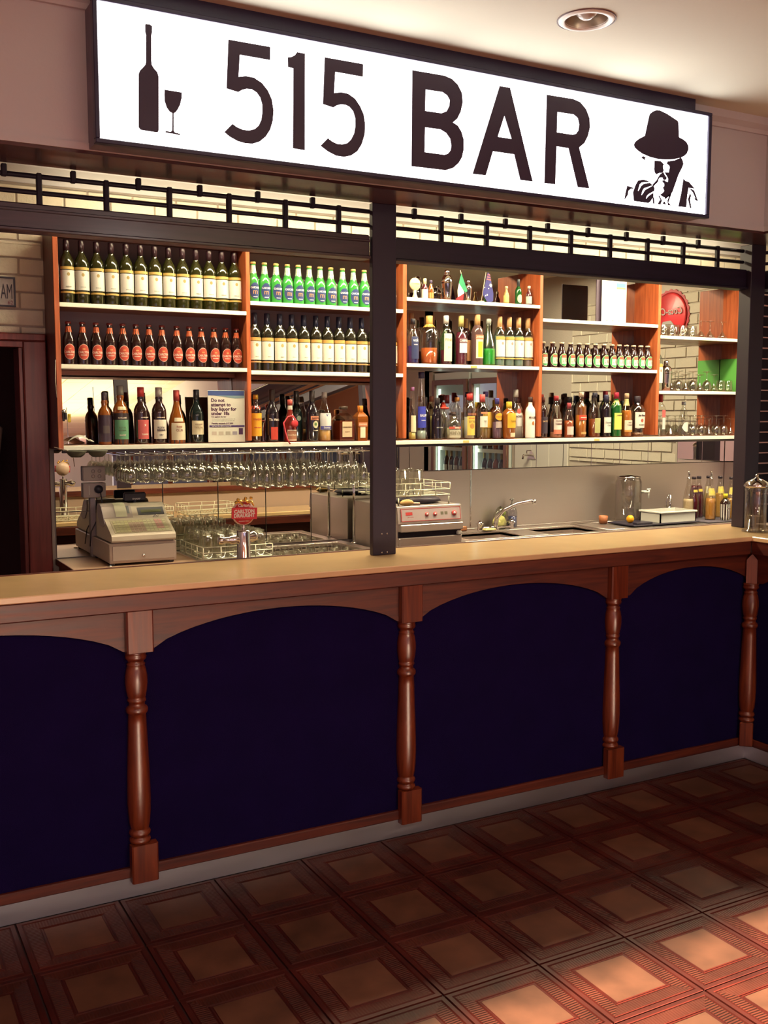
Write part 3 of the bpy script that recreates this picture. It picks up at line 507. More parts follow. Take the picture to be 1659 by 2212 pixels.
def swell(c, d):
    n = len(c); area = sum(c[i][0] * c[(i + 1) % n][1] - c[(i + 1) % n][0] * c[i][1] for i in range(n)); s = 1 if area > 0 else -1; out = []
    for i in range(n):
        a, b, e = Vector(c[i - 1]), Vector(c[i]), Vector(c[(i + 1) % n]); t = ((b - a).normalized() + (e - b).normalized())
        if t.length < 0.3: out.append(c[i]); continue
        t.normalize(); out.append((b.x + s * t.y * d, b.y - s * t.x * d))
    return out
for c in MAN[1:]: mb.prism([swell(c, 0.0016)], -0.1203, -0.1181)
sgo('man_figure', mb, VIN)
# recessed downlight in the ceiling in front of the sign
dl = thing('downlight', (1.482, -0.552, 2.93), 'round recessed ceiling downlight with white rim, lamp off', 'downlight')
MB().lathe([(0.070, 0.0), (0.072, -0.006), (0.078, -0.009), (0.088, -0.007), (0.0945, -0.002), (0.0945, 0.001)], 40, caps=False).build('rim', mat('rim_white', (0.85, 0.82, 0.74), 0.35), dl)
MB().lathe([(0.097, 0.0), (0.097, -0.004), (0.0945, -0.004)], 40, caps=False).build('shadow_gap_ring', mat('rim_brown', (0.10, 0.04, 0.04), 0.4), dl)
MB().lathe([(0.071, -0.004), (0.064, 0.03), (0.058, 0.06), (0.05, 0.066), (0.0, 0.067)], 40, caps=False).build('reflector_can', mirror_mat('can_reflector', (0.45, 0.36, 0.28), 0.3), dl)
MB().lathe([(0.0, -0.002), (0.012, -0.001), (0.024, 0.006), (0.036, 0.018), (0.044, 0.034), (0.045, 0.055), (0.02, 0.065)], 28, caps=False).build('bulb', mat('frosted_bulb', (0.55, 0.48, 0.42), 0.2, coat=0.5), dl)
# aisle lamp fittings, then housings for the added fill lamps
for i, (x, y) in enumerate(AISLE):
    t = thing('aisle_light_fitting', (x, y, 2.9293), 'fluorescent ceiling fitting over the serving aisle, ' + ['left', 'middle', 'right'][i], 'light fitting', 'aisle light fittings')
    MB().bbox(-0.6, 0.6, -0.05, 0.05, -0.045, 0.0, 0.004).build('housing', WHITE, t)
t = thing('side_bay_fill_housing', (4.6, 0.98, 2.93), 'added fill light housing over the side bay behind the return bar', 'light fitting')
MB().bbox(-0.09, 0.09, -0.4, 0.4, -0.05, 0.0, 0.004).build('housing', WHITE, t)
for i, (x, y) in enumerate(HALL):
    t = thing('hall_fill_tray', (x, y, 2.922), 'added square fill light in the hall behind the camera, ' + ['near left', 'near right', 'far left', 'far right'][i], 'ceiling light', 'added hall fill lights')
    MB().bbox(-0.29, 0.29, -0.29, 0.29, -0.03, 0.0, 0.004).build('tray', WHITE, t)
# ================================================================ BACK SHELVING
YF, YB = 2.05, 2.292
sh = thing('back_shelving', (2.7, 2.30, 1.44), 'tall timber back bar shelving unit with white edged shelves and mirror backs', 'shelving')
def so(n, mb, m):
    o = mb.build(n, m, sh); o.location = (-2.7, -2.30, -1.4407); return o
so('side_panel', MB().bbox(0.240, 0.262, YF, 2.305, 1.445, 2.56, 0.002), SIDEW)
so('edge_strip', MB().bbox(0.240, 0.266, YF - 0.006, YF, 1.445, 2.56, 0.002), SH_Z)
for x0, x1 in ((1.268, 1.292), (2.262, 2.288), (3.276, 3.302), (4.292, 4.318)):
    so('divider', MB().bbox(x0, x1, YF, YB, 1.478, 2.545, 0.002), SH_Z)
so('side_panel', MB().bbox(5.165, 5.190, YF, 2.305, 1.445, 2.56, 0.002), SH_Z)
so('top_board', MB().bbox(0.262, 2.262, YF, YB, 2.545, 2.565, 0.002), SH_X)
so('top_board', MB().bbox(2.262, 5.165, YF, YB, 2.60, 2.62, 0.002), SH_X)
def shelf(x0, x1, z, y0=YF, nm='shelf', th=0.022):
    mb = MB().bbox(x0, x1, y0 + 0.012, YB, z - th, z, 0.0015, 1).bbox(x0, x1, y0 - 0.004, y0 + 0.012, z - th, z, 0.0015, 0)
    return so(nm, mb, [SHELF, SH_X])
SZ = {}
for k, x0, x1, z in (('A', .266, 1.268, 2.190), ('B', .262, 1.268, 1.880), ('C', 1.292, 2.262, 2.248), ('D', 1.292, 2.262, 1.868), ('E', 2.288, 3.276, 2.322), ('F', 2.288, 3.276, 1.930),
                     ('G', 3.302, 4.292, 2.240), ('H', 3.302, 4.292, 1.928), ('I', 4.318, 5.165, 2.168), ('J', 4.318, 5.165, 1.786)):
    shelf(x0, x1, z); SZ[k] = z
shelf(0.262, 5.165, 1.466, nm='base_shelf', th=0.024); BZ = 1.466
# the shelf front's dark valance under each white edge
so('valance', MB().bbox(0.262, 5.165, YF + 0.02, YF + 0.035, 1.426, 1.442, 0.002), DK_X)
mu = SH_X
so('back_panel', MB().box(0.262, 1.268, YB, 2.300, 1.868, 2.56), BACKP); so('back_panel', MB().box(1.292, 2.262, YB, 2.300, 1.846, 2.56), BACKP)
# mirror panes behind the shelves; the two low left ones lean back a little
def tilted(x0, x1, z0, z1, t):
    d = (z1 - z0) * math.tan(radians(t)); m = MB()
    m.add([(x0, YB - 0.020, z0), (x1, YB - 0.020, z0), (x1, YB - 0.020 + d, z1), (x0, YB - 0.020 + d, z1), (x0, YB - 0.017, z0), (x1, YB - 0.017, z0), (x1, YB - 0.017 + d, z1), (x0, YB - 0.017 + d, z1)],
          [(0, 3, 2, 1), (4, 5, 6, 7), (0, 1, 5, 4), (1, 2, 6, 5), (2, 3, 7, 6), (3, 0, 4, 7)]); return m
so('mirror_pane', tilted(0.264, 1.267, 1.468, 1.855, 4.2), MIR); so('mirror_pane', tilted(1.293, 2.261, 1.468, 1.845, 4.2), MIR)
so('mirror_rail', MB().bbox(0.262, 1.268, 2.24, 2.262, 1.832, 1.858, 0.002), SH_X); so('mirror_rail', MB().bbox(1.292, 2.262, 2.24, 2.262, 1.822, 1.846, 0.002), SH_X)
for x0, x1 in ((2.289, 3.275), (3.303, 4.291), (4.319, 5.164)): so('mirror_pane', MB().box(x0, x1, YB - 0.004, YB + 0.006, 1.468, 2.60), MIR)
so('backing_board', MB().box(0.25, 5.18, 2.301, 2.308, 1.445, 2.56), SH_X)
stk = mat('yellow_sticker', (0.85, 0.52, 0.16), 0.6)
for x, z in ((2.768, 1.919), (2.715, 1.454), (3.766, 1.452)): so('price_sticker', MB().box(x - 0.022, x + 0.022, YF - 0.0055, YF - 0.004, z - 0.007, z + 0.007), stk)
# ================================================================ BOTTLES
GC = {}
def prof(kind):
    P = {
     'wine': [(0.028, 0.004), (0.0355, 0.0), (0.0365, 0.008), (0.0368, 0.05), (0.0368, 0.195), (0.036, 0.208), (0.032, 0.226), (0.024, 0.243), (0.0165, 0.256), (0.0145, 0.268), (0.0138, 0.30), (0.0155, 0.302), (0.0155, 0.310), (0.0140, 0.312), (0.0140, 0.320)],
     'beer': [(0.024, 0.003), (0.0295, 0.0), (0.0305, 0.006), (0.0305, 0.118), (0.0295, 0.130), (0.026, 0.145), (0.0200, 0.160), (0.0160, 0.175), (0.0135, 0.19), (0.0128, 0.205), (0.0140, 0.208), (0.0140, 0.216), (0.0125, 0.217)],
     'green': [(0.026, 0.003), (0.0320, 0.0), (0.033, 0.006), (0.033, 0.112), (0.031, 0.126), (0.026, 0.142), (0.0195, 0.157), (0.0165, 0.172), (0.0148, 0.19), (0.0135, 0.208), (0.0145, 0.211), (0.0145, 0.219), (0.013, 0.22)],
     'stubby': [(0.026, 0.003), (0.0305, 0.0), (0.0315, 0.006), (0.0315, 0.088), (0.030, 0.098), (0.025, 0.112), (0.0190, 0.126), (0.0155, 0.140), (0.0145, 0.152), (0.0155, 0.155), (0.0155, 0.163), (0.014, 0.164)],
     'round': [(0.030, 0.003), (0.037, 0.0), (0.039, 0.008), (0.039, 0.15), (0.037, 0.168), (0.030, 0.190), (0.020, 0.207), (0.0145, 0.222), (0.0140, 0.262), (0.016, 0.264), (0.016, 0.272), (0.0145, 0.273), (0.0145, 0.29)],
     'port': [(0.030, 0.003), (0.037, 0.0), (0.039, 0.008), (0.039, 0.165), (0.037, 0.185), (0.029, 0.206), (0.0175, 0.222), (0.0175, 0.235), (0.020, 0.245), (0.0165, 0.262), (0.0150, 0.30)],
     'bell': [(0.034, 0.003), (0.042, 0.0), (0.044, 0.010), (0.0435, 0.09), (0.041, 0.115), (0.034, 0.145), (0.024, 0.175), (0.0165, 0.205), (0.0145, 0.235), (0.0145, 0.275)],
     'curvy': [(0.030, 0.003), (0.036, 0.0), (0.037, 0.01), (0.036, 0.05), (0.037, 0.09), (0.0375, 0.13), (0.033, 0.155), (0.026, 0.17), (0.026, 0.178), (0.028, 0.19), (0.022, 0.205), (0.015, 0.218), (0.0145, 0.26)],
     'squat': [(0.045, 0.003), (0.052, 0.0), (0.054, 0.01), (0.054, 0.10), (0.050, 0.125), (0.038, 0.145), (0.022, 0.160), (0.016, 0.175), (0.016, 0.195)],
     'tall': [(0.022, 0.003), (0.028, 0.0), (0.030, 0.01), (0.0285, 0.12), (0.0265, 0.20), (0.0215, 0.27), (0.0165, 0.32), (0.0135, 0.37), (0.0135, 0.40)],
     'slim': [(0.028, 0.003), (0.034, 0.0), (0.0355, 0.008), (0.0355, 0.185), (0.034, 0.20), (0.027, 0.215), (0.0165, 0.228), (0.0145, 0.24), (0.0145, 0.285)],
     'mini': [(0.013, 0.002), (0.0165, 0.0), (0.0175, 0.004), (0.0175, 0.055), (0.015, 0.068), (0.009, 0.08), (0.0075, 0.09), (0.0075, 0.108)],
     'flask': [(0.026, 0.003), (0.034, 0.0), (0.036, 0.008), (0.040, 0.13), (0.038, 0.145), (0.026, 0.16), (0.015, 0.172), (0.0145, 0.205)],
     'cylneck': [(0.030, 0.003), (0.038, 0.0), (0.040, 0.010), (0.040, 0.150), (0.036, 0.175), (0.026, 0.20), (0.018, 0.225), (0.0145, 0.25), (0.0145, 0.29)],
     'syrup': [(0.030, 0.003), (0.037, 0.0), (0.039, 0.01), (0.037, 0.05), (0.039, 0.08), (0.039, 0.13), (0.034, 0.17), (0.025, 0.215), (0.0165, 0.255), (0.0135, 0.285), (0.0150, 0.288), (0.0150, 0.302)],
    }
    return P[kind]
def smooth(pr):
    out = [pr[0]]
    for a, b in zip(pr[:-1], pr[1:]):
        out.append(b)
    return out
def rad(pr, z):
    for (r0, z0), (r1, z1) in zip(pr[:-1], pr[1:]):
        if min(z0, z1) <= z <= max(z0, z1) and z1 != z0: return r0 + (r1 - r0) * (z - z0) / (z1 - z0)
    return pr[-1][0]
def band(pr, z0, z1, a0, a1, m, off=0.0006, n=10, shape=None):
    """a patch of label lying on the bottle wall between heights z0,z1 and bearings a0,a1 (0 = facing the bar)"""
    mb = MB(); rows = 5
    zs = [z0 + (z1 - z0) * j / rows for j in range(rows + 1)]; vs = []; fs = []
    full = abs(a1 - a0) >= 2 * pi - 0.01
    for z in zs:
        t = (z - z0) / (z1 - z0) * 2 - 1
        k = math.sqrt(max(0.0, 1 - t * t * 0.985)) if shape == 'oval' else 1
        mid = (a0 + a1) / 2; h = (a1 - a0) / 2 * k
        for i in range(n + 1):
            a = mid - h + 2 * h * i / n; r = rad(pr, z) + off
            zz = z
            vs.append((r * sin(a), -r * cos(a), zz))
    for j in range(rows):
        for i in range(n):
            fs.append((j * (n + 1) + i, j * (n + 1) + i + 1, (j + 1) * (n + 1) + i + 1, (j + 1) * (n + 1) + i))
    return mb.add(vs, fs, 0, True)
def oval(pr, zc, hz, ha, off=0.0008):
    vs = [(0, 0, 0)]; r0 = rad(pr, zc) + off; vs[0] = (0, -r0, zc); fs = []
    n = 24
    for ring in (0.5, 1.0):
        for i in range(n):
            t = 2 * pi * i / n; a = ha * ring * cos(t); z = zc + hz * ring * sin(t); r = rad(pr, z) + off
            vs.append((r * sin(a), -r * cos(a), z))
    for i in range(n):
        j = (i + 1) % n; fs.append((0, 1 + i, 1 + j)); fs.append((1 + i, 1 + n + i, 1 + n + j, 1 + j))
    return MB().add(vs, fs, 0, True)
def colm(c, rough=0.5):
    c = tuple(x * (0.82 if x > 0.35 else 1) for x in c); return mat('paint_%d_%d_%d' % tuple(int(x * 255) for x in c), c, rough)
def liq(c):
    m = mat('liquid_%d_%d_%d' % tuple(int(x * 255) for x in c), c, 0.12, coat=0.3); return m
def bottle(kind, label, loc, glass, cap=None, caph=0.03, capr=None, liquid=None, fill=0.6, labels=(), texts=(), scale=1.0, name='liquor_bottle', cat='bottle', group=None, rz=0, box=None, capname='cap'):
    pr = [(a * scale, b * scale) for a, b in prof(kind)]
    key = (kind, scale, glass.name, box)
    if key not in GC:
        if box: GC[key] = MB().lathe([(a * 1.25, b) for a, b in pr], 4, 0, 0, a0=pi / 4).mesh('glass_body', glass)
        else: GC[key] = MB().lathe(pr, 20).mesh('glass_body', glass)
    t = thing(name, loc, label, cat, group, rz); link('glass_body', GC[key], t)
    H = pr[-1][1]
    if cap:
        cr = capr or rad(pr, H - 0.004) + 0.0018
        k2 = ('cap', kind, scale, cap, caph, cr)
        if k2 not in GC: GC[k2] = MB().lathe([(cr, H - caph), (cr, H - 0.002 + 0.003), (cr - 0.002, H + 0.004)], 16).mesh(capname, colm(cap, 0.35))
        link(capname, GC[k2], t)
    if liquid:
        k3 = ('liq', kind, scale, liquid, fill, box)
        if k3 not in GC:
            zt = H * fill; q = [(max(0.001, rr - 0.003), max(zz, 0.004)) for rr, zz in pr if zz < zt] + [(max(0.001, rad(pr, zt) - 0.003), zt)]
            if box: q = [(a * 1.25, b) for a, b in q]
            GC[k3] = MB().lathe(q, 4 if box else 16, a0=pi / 4 if box else 0).mesh('liquid', liq(liquid))
        link('liquid', GC[k3], t)
    labs = []
    for i, L_ in enumerate(labels):
        nm, z0, z1, ha, c = L_[:5]; shp = L_[5] if len(L_) > 5 else None
        k4 = ('lab', kind, scale, L_, box)
        if k4 not in GC:
            if box:
                f = -rad(pr, (z0 + z1) / 2) * 1.25 * 0.7071 - 0.0015 - i * 0.0005
                GC[k4] = MB().box(-ha * 0.03, ha * 0.03, f, f + 0.001, z0, z1).mesh(nm, colm(c))
            elif shp == 'oval': GC[k4] = oval(pr, (z0 + z1) / 2, (z1 - z0) / 2, ha, 0.0006 + 0.0006 * i).mesh(nm, colm(c))
            else: GC[k4] = band(pr, z0, z1, -ha, ha, None, 0.0006 + 0.0006 * i).mesh(nm, colm(c))
        labs.append((z0, z1, link(nm, GC[k4], t)))
    for tx in texts:
        s, z, size, c = tx[:4]; sxx = tx[4] if len(tx) > 4 else 1.0; ang = tx[5] if len(tx) > 5 else 0
        rr = (rad(pr, z) if not box else rad(pr, z) * 1.25 * 0.7071) + 0.0022
        me = text_mesh(s, size, colm(c), 0.0003, 0.0004, wrap=0 if box else rr, sx=sxx)
        on = [q[2] for q in labs if q[0] <= z <= q[1]]
        o = link('lettering', me, on[-1] if on else t, (0, -rr if box else 0, z))
        if ang: o.rotation_euler = (0, 0, ang)
    return t
GOLDL = (0.62, 0.42, 0.10); WHT = (0.80, 0.77, 0.70); CRM = (0.78, 0.72, 0.52); BLK = (0.02, 0.014, 0.02)
G_OLIVE = mat('olive_bottle_glass', (0.022, 0.022, 0.004), 0.06, spec=0.7, coat=0.5)
G_DARK = mat('dark_bottle_glass', (0.016, 0.014, 0.008), 0.06, spec=0.7, coat=0.5)
G_BROWN = mat('brown_bottle_glass', (0.020, 0.006, 0.006), 0.06, spec=0.7, coat=0.5)
G_AMB = mat('amber_bottle_glass', (0.22, 0.06, 0.008), 0.06, spec=0.7, coat=0.5)
G_GREEN = mat('green_bottle_glass', (0.045, 0.32, 0.055), 0.08, spec=0.7, coat=0.5)
G_GRDK = mat('deep_green_bottle_glass', (0.008, 0.08, 0.015), 0.06, spec=0.7, coat=0.5)
G_RED = mat('deep_red_bottle_glass', (0.15, 0.012, 0.008), 0.06, spec=0.7, coat=0.5)
G_WHITE = mat('white_gloss_bottle', (0.85, 0.83, 0.76), 0.12, coat=0.5)
G_BLUE = mat('blue_gloss_bottle', (0.03, 0.05, 0.38), 0.08, coat=0.5)
YA = 2.125
def row(n, make, xs, z, rowlab, y=YA, jit=0.0):
    first = None
    for i, x in enumerate(xs):
        lab = ORD[i] + ' from the left in the row of ' + rowlab
        if first is None: first = make((x, y, z), lab)
        else: copy_thing(first, (x, y + random.uniform(-jit, jit), z), lab, rz=random.uniform(-0.05, 0.05))
    return first
# A: white wine, top left shelf
crest = (0.45, 0.27, 0.10)
def wineA(loc, lab): return bottle('wine', lab, loc, G_OLIVE, cap=(0.03, 0.010, 0.016), caph=0.052, capr=0.0160, labels=(('gold_band', 0.172, 0.186, 1.25, GOLDL), ('paper_label', 0.070, 0.168, 1.20, WHT), ('gold_line', 0.052, 0.061, 1.25, GOLDL), ('crest', 0.138, 0.156, 0.20, crest, 'oval')), texts=(('SEMILLON', 0.085, 0.006, (0.4, 0.35, 0.3)),), name='wine_bottle', group='white label wines on the top left shelf')
row(0, wineA, [0.324, 0.398, 0.476, 0.551, 0.628, 0.704, 0.781, 0.857, 0.933, 1.0085, 1.083, 1.1565, 1.2299], SZ['A'], 'green wine bottles on the top left shelf', jit=0.003)
# B: brown beer with red oval labels
def beerB(loc, lab): return bottle('beer', lab, loc, G_BROWN, cap=(0.22, 0.03, 0.03), caph=0.008, labels=(('neck_label', 0.166, 0.196, 3.14, (0.60, 0.09, 0.03)), ('oval_rim', 0.026, 0.106, 0.98, (0.86, 0.55, 0.45), 'oval'), ('oval_label', 0.029, 0.103, 0.90, (0.55, 0.055, 0.03), 'oval')), texts=(('CARLTON', 0.064, 0.0155, (0.9, 0.75, 0.65), 0.82), ('DRAUGHT', 0.050, 0.007, (0.9, 0.75, 0.65)), ('xx', 0.082, 0.014, (0.85, 0.5, 0.15))), name='beer_bottle', group='red label beers on the left shelf')
row(0, beerB, [0.322, 0.393, 0.463, 0.533, 0.603, 0.672, 0.742, 0.813, 0.894, 0.964, 1.033, 1.104, 1.172, 1.2355], SZ['B'], 'brown beer bottles with red oval labels', jit=0.003)
# C: green beer with blue labels
def beerC(loc, lab): return bottle('green', lab, loc, G_GREEN, cap=(0.72, 0.50, 0.14), caph=0.008, capr=0.0155, labels=(('neck_foil', 0.160, 0.204, 3.14, (0.70, 0.70, 0.66)), ('blue_label', 0.018, 0.108, 0.95, (0.012, 0.03, 0.13), 'oval')), texts=(('CASCADE', 0.080, 0.0145, (0.85, 0.85, 0.9), 0.85), ('m', 0.058, 0.040, (0.55, 0.22, 0.10)), ('PALE ALE', 0.029, 0.006, (0.8, 0.8, 0.85))), name='beer_bottle', group='green beers on the shelf left of the post')
row(0, beerC, [1.340, 1.409, 1.478, 1.547, 1.614, 1.684, 1.753, 1.821, 1.897, 1.968, 2.040, 2.120, 2.220], SZ['C'], 'green beer bottles with round blue labels', jit=0.002)
# D: dark wine
def wineD(loc, lab): return bottle('wine', lab, loc, G_DARK, cap=(0.02, 0.025, 0.07), caph=0.062, capr=0.0160, labels=(('gold_band', 0.168, 0.186, 1.3, (0.60, 0.36, 0.08)), ('paper_label', 0.062, 0.165, 1.25, (0.88, 0.85, 0.72)), ('gold_line', 0.046, 0.054, 1.3, (0.62, 0.36, 0.12)), ('crest', 0.134, 0.154, 0.22, crest, 'oval')), texts=(('MERLOT', 0.080, 0.006, (0.4, 0.35, 0.3)),), name='wine_bottle', group='dark wines on the shelf left of the post')
row(0, wineD, [1.344, 1.420, 1.497, 1.571, 1.647, 1.723, 1.797, 1.872, 1.946, 2.021, 2.098, 2.223], SZ['D'], 'dark wine bottles with white and gold labels')
# VB: stubbies
def stub(loc, lab): return bottle('stubby', lab, loc, G_BROWN, cap=(0.62, 0.5, 0.30), caph=0.007, labels=(('oval_rim', 0.010, 0.094, 1.12, (0.75, 0.68, 0.50), 'oval'), ('green_label', 0.013, 0.091, 1.05, (0.04, 0.30, 0.10), 'oval'), ('red_arc', 0.058, 0.084, 0.55, (0.62, 0.10, 0.06)), ('centre_label', 0.026, 0.066, 0.62, (0.85, 0.76, 0.58))), texts=(('VB', 0.047, 0.034, (0.10, 0.05, 0.03)),), name='stubby_bottle', group='stubbies on the shelf right of the post')
row(0, stub, [3.350, 3.430, 3.506, 3.580, 3.651, 3.720, 3.792, 3.866, 3.936, 4.000, 4.065, 4.129, 4.194, 4.2585], SZ['H'], 'brown stubbies with green labels', y=2.11)
# ---- bottom left bay
z = BZ
bottle('port', 'small dark bottle with black capsule, leftmost on the bottom shelf', (0.496, YA, z), G_AMB, cap=(0.05, 0.035, 0.05), caph=0.055, scale=0.90, labels=(('dark_label', 0.015, 0.155, 1.5, (0.030, 0.012, 0.03)), ('small_plate', 0.06, 0.10, 0.5, (0.07, 0.05, 0.05))))
bottle('port', 'dark fortified wine bottle with green label and pale green capsule', (0.580, YA, z), G_AMB, cap=(0.30, 0.38, 0.28), caph=0.05, capr=0.0185, scale=1.02, labels=(('black_wrap', 0.0, 0.05, 2.2, (0.03, 0.012, 0.012)), ('green_label', 0.028, 0.130, 1.1, (0.10, 0.27, 0.15)), ('black_top', 0.130, 0.165, 1.5, (0.025, 0.012, 0.015)), ('cream_tag', 0.182, 0.200, 0.6, (0.75, 0.65, 0.40))), texts=(('McWILLIAM\'S', 0.140, 0.008, (0.7, 0.6, 0.5)), ('ROYAL', 0.088, 0.013, (0.08, 0.15, 0.08)), ('RESERVE', 0.074, 0.011, (0.08, 0.15, 0.08)), ('SWEET', 0.048, 0.011, (0.8, 0.75, 0.6))))
bottle('port', 'dark fortified wine bottle with red label and bright red capsule', (0.690, YA, z), G_BROWN, cap=(0.75, 0.05, 0.05), caph=0.052, capr=0.0185, labels=(('red_label', 0.028, 0.130, 1.0, (0.60, 0.09, 0.09)),), texts=(('McWILLIAM\'S', 0.142, 0.008, (0.7, 0.6, 0.5)), ('x', 0.103, 0.022, (0.85, 0.8, 0.7)), ('TAWNY', 0.052, 0.011, (0.85, 0.75, 0.6))), rz=0.3)
bottle('port', 'dark fortified wine bottle with white label and white capsule', (0.788, YA, z), G_BROWN, cap=(0.80, 0.77, 0.70), caph=0.05, capr=0.0185, labels=(('white_label', 0.028, 0.130, 1.05, (0.80, 0.74, 0.62)),), texts=(('McWILLIAM\'S', 0.142, 0.008, (0.7, 0.6, 0.5)), ('ROYAL', 0.088, 0.013, (0.08, 0.06, 0.08)), ('RESERVE', 0.074, 0.012, (0.08, 0.06, 0.08)), ('DRY', 0.048, 0.011, (0.08, 0.06, 0.08))))
bottle('bell', 'bell shaped brandy bottle with cream label and red seal', (0.886, YA, z), G_AMB, cap=(0.75, 0.10, 0.09), caph=0.055, scale=1.04, labels=(('dark_base', 0.0, 0.02, 3.1, BLK), ('cream_label', 0.020, 0.112, 0.98, (0.76, 0.66, 0.48)), ('tag', 0.120, 0.140, 0.6, (0.72, 0.62, 0.34))), texts=(('Royal', 0.092, 0.014, (0.5, 0.15, 0.1)), ('CLUB', 0.072, 0.016, (0.25, 0.12, 0.1))))
bottle('round', 'black green bottle with cream label, left of the licence notice', (0.998, YA, z), mat('black_green_glass', (0.006, 0.012, 0.012), 0.06, coat=0.5), cap=(0.02, 0.02, 0.03), caph=0.05, labels=(('cream_label', 0.048, 0.124, 1.0, (0.74, 0.66, 0.45)),), texts=(('WILLIAMS', 0.104, 0.010, (0.3, 0.2, 0.15)), ('TAYLORS', 0.086, 0.012, (0.35, 0.25, 0.15))))
# notice
nt = thing('licence_notice', (1.158, 2.085, BZ), 'white framed notice with bold lettering about buying liquor under age', 'notice')
board = MB().bbox(-0.108, 0.108, 0.0, 0.004, 0.004, 0.29, 0.002).build('acrylic_board', mat('notice_white', (0.66, 0.65, 0.56), 0.35), nt)
MB().box(-0.106, 0.104, -0.001, 0, 0.262, 0.288).build('blue_header', colm((0.04, 0.07, 0.22)), board); MB().prism([[(-0.07, 0.262), (0.104, 0.262), (0.104, 0.248), (0.05, 0.246), (-0.02, 0.256)]], -0.001, 0).build('teal_swoosh', colm((0.20, 0.30, 0.34)), board)
MB().box(-0.100, 0.104, -0.001, 0, 0.088, 0.098).build('purple_strip', colm((0.06, 0.03, 0.15)), board)
tx = colm((0.07, 0.02, 0.06))
link('headline', text_mesh('Do not\nattempt to\nbuy liquor for\nunder 18s', 0.0262, tx, 0.0003, 0.0009, 'LEFT', sx=1.0, space=0.92), board, (-0.090, -0.001, 0.199))
link('subline', text_mesh('It is against the law', 0.011, tx, 0.0003, 0.0003, 'LEFT'), board, (-0.088, -0.001, 0.145)); link('small_print', text_mesh('for any person to supply liquor to under 18s\nfor a licensee to supply liquor to under 18s', 0.0075, colm((0.4, 0.35, 0.3)), 0.0002, 0, 'LEFT', space=1.3), board, (-0.086, -0.001, 0.128))
link('penalty_line', text_mesh('Penalty exceeds $17,000', 0.0125, tx, 0.0003, 0.0003, 'LEFT'), board, (-0.088, -0.001, 0.108)); link('strip_line', text_mesh('Staff have the right to request ID', 0.0085, colm((0.8, 0.7, 0.75)), 0.0003, 0.0002, 'LEFT'), board, (-0.088, -0.002, 0.093))
for k in range(4): MB().box(-0.087 + k * 0.040, -0.060 + k * 0.040, -0.001, 0, 0.045, 0.064).build('card_picture', colm([(0.6, 0.5, 0.35), (0.6, 0.52, 0.35), (0.5, 0.45, 0.3), (0.4, 0.3, 0.35)][k]), board)
MB().box(0.070, 0.094, -0.001, 0, 0.046, 0.082).build('dark_picture', colm((0.06, 0.02, 0.08)), board)
# ---- bottom shelf, second bay
bottle('slim', 'coffee liqueur bottle with bright yellow label and red shoulder', (1.345, YA, z), G_BROWN, cap=(0.65, 0.40, 0.04), caph=0.022, scale=0.93, labels=(('red_shoulder', 0.188, 0.205, 3.14, (0.6, 0.06, 0.04)), ('yellow_label', 0.035, 0.165, 1.25, (0.85, 0.42, 0.02))), texts=(('KAHLUA', 0.13, 0.016, (0.5, 0.05, 0.03), 0.8), ('coffee liqueur', 0.085, 0.008, (0.5, 0.05, 0.03))))
bottle('round', 'black liqueur bottle with white script and red spear label', (1.445, YA, z), mat('black_gloss_glass', (0.010, 0.006, 0.010), 0.06, coat=0.5), cap=(0.03, 0.012, 0.012), caph=0.06, scale=1.02, labels=(('red_spear', 0.014, 0.086, 0.55, (0.65, 0.05, 0.03)),), texts=(('Tia Maria', 0.128, 0.021, (0.85, 0.78, 0.68), 0.85),))
bottle('bell', 'red liqueur bottle with ribbon, seal and rectangular white label', (1.552, YA - 0.01, z), G_RED, cap=(0.80, 0.12, 0.10), caph=0.028, scale=0.87, labels=(('white_neck', 0.185, 0.208, 3.14, (0.8, 0.72, 0.6)), ('label_rim', 0.008, 0.070, 0.80, (0.80, 0.70, 0.55)), ('brown_label', 0.014, 0.064, 0.72, (0.32, 0.13, 0.07))), texts=(('Grand Marnier', 0.040, 0.0105, (0.85, 0.7, 0.5), 0.9),))
rb = thing('red_ribbon', (1.552, YA - 0.04, z), 'red ribbon and wax seal hanging on the liqueur bottle neck', 'ribbon'); mb = MB()
for pts in ([(0.0, -0.004, 0.15), (-0.03, -0.012, 0.145), (-0.062, -0.022, 0.11), (-0.058, -0.036, 0.06), (-0.050, -0.050, 0.012), (-0.035, -0.052, -0.010)], [(0, -0.01, 0.15), (0.02, -0.015, 0.12), (0.012, -0.02, 0.09)]): mb.tube(pts, 0.0042, 6)
mb.build('ribbon_band', colm((0.70, 0.03, 0.05)), rb); MB().lathe([(0.0, 0.0), (0.019, 0.0), (0.022, 0.004), (0.015, 0.008), (0.0, 0.009)], 16).xf(Matrix.Translation((0.008, -0.016, 0.105)) @ Matrix.Rotation(pi / 2, 4, 'X')).build('wax_seal', colm((0.62, 0.03, 0.04), 0.3), rb)
bottle('round', 'black green bottle with red star, behind the ribboned bottle', (1.622, YA + 0.06, z), mat('black_green_glass', (0, 0, 0)), cap=(0.02, 0.02, 0.02), caph=0.06, labels=(('round_mark', 0.12, 0.15, 0.35, (0.2, 0.25, 0.2), 'oval'),))
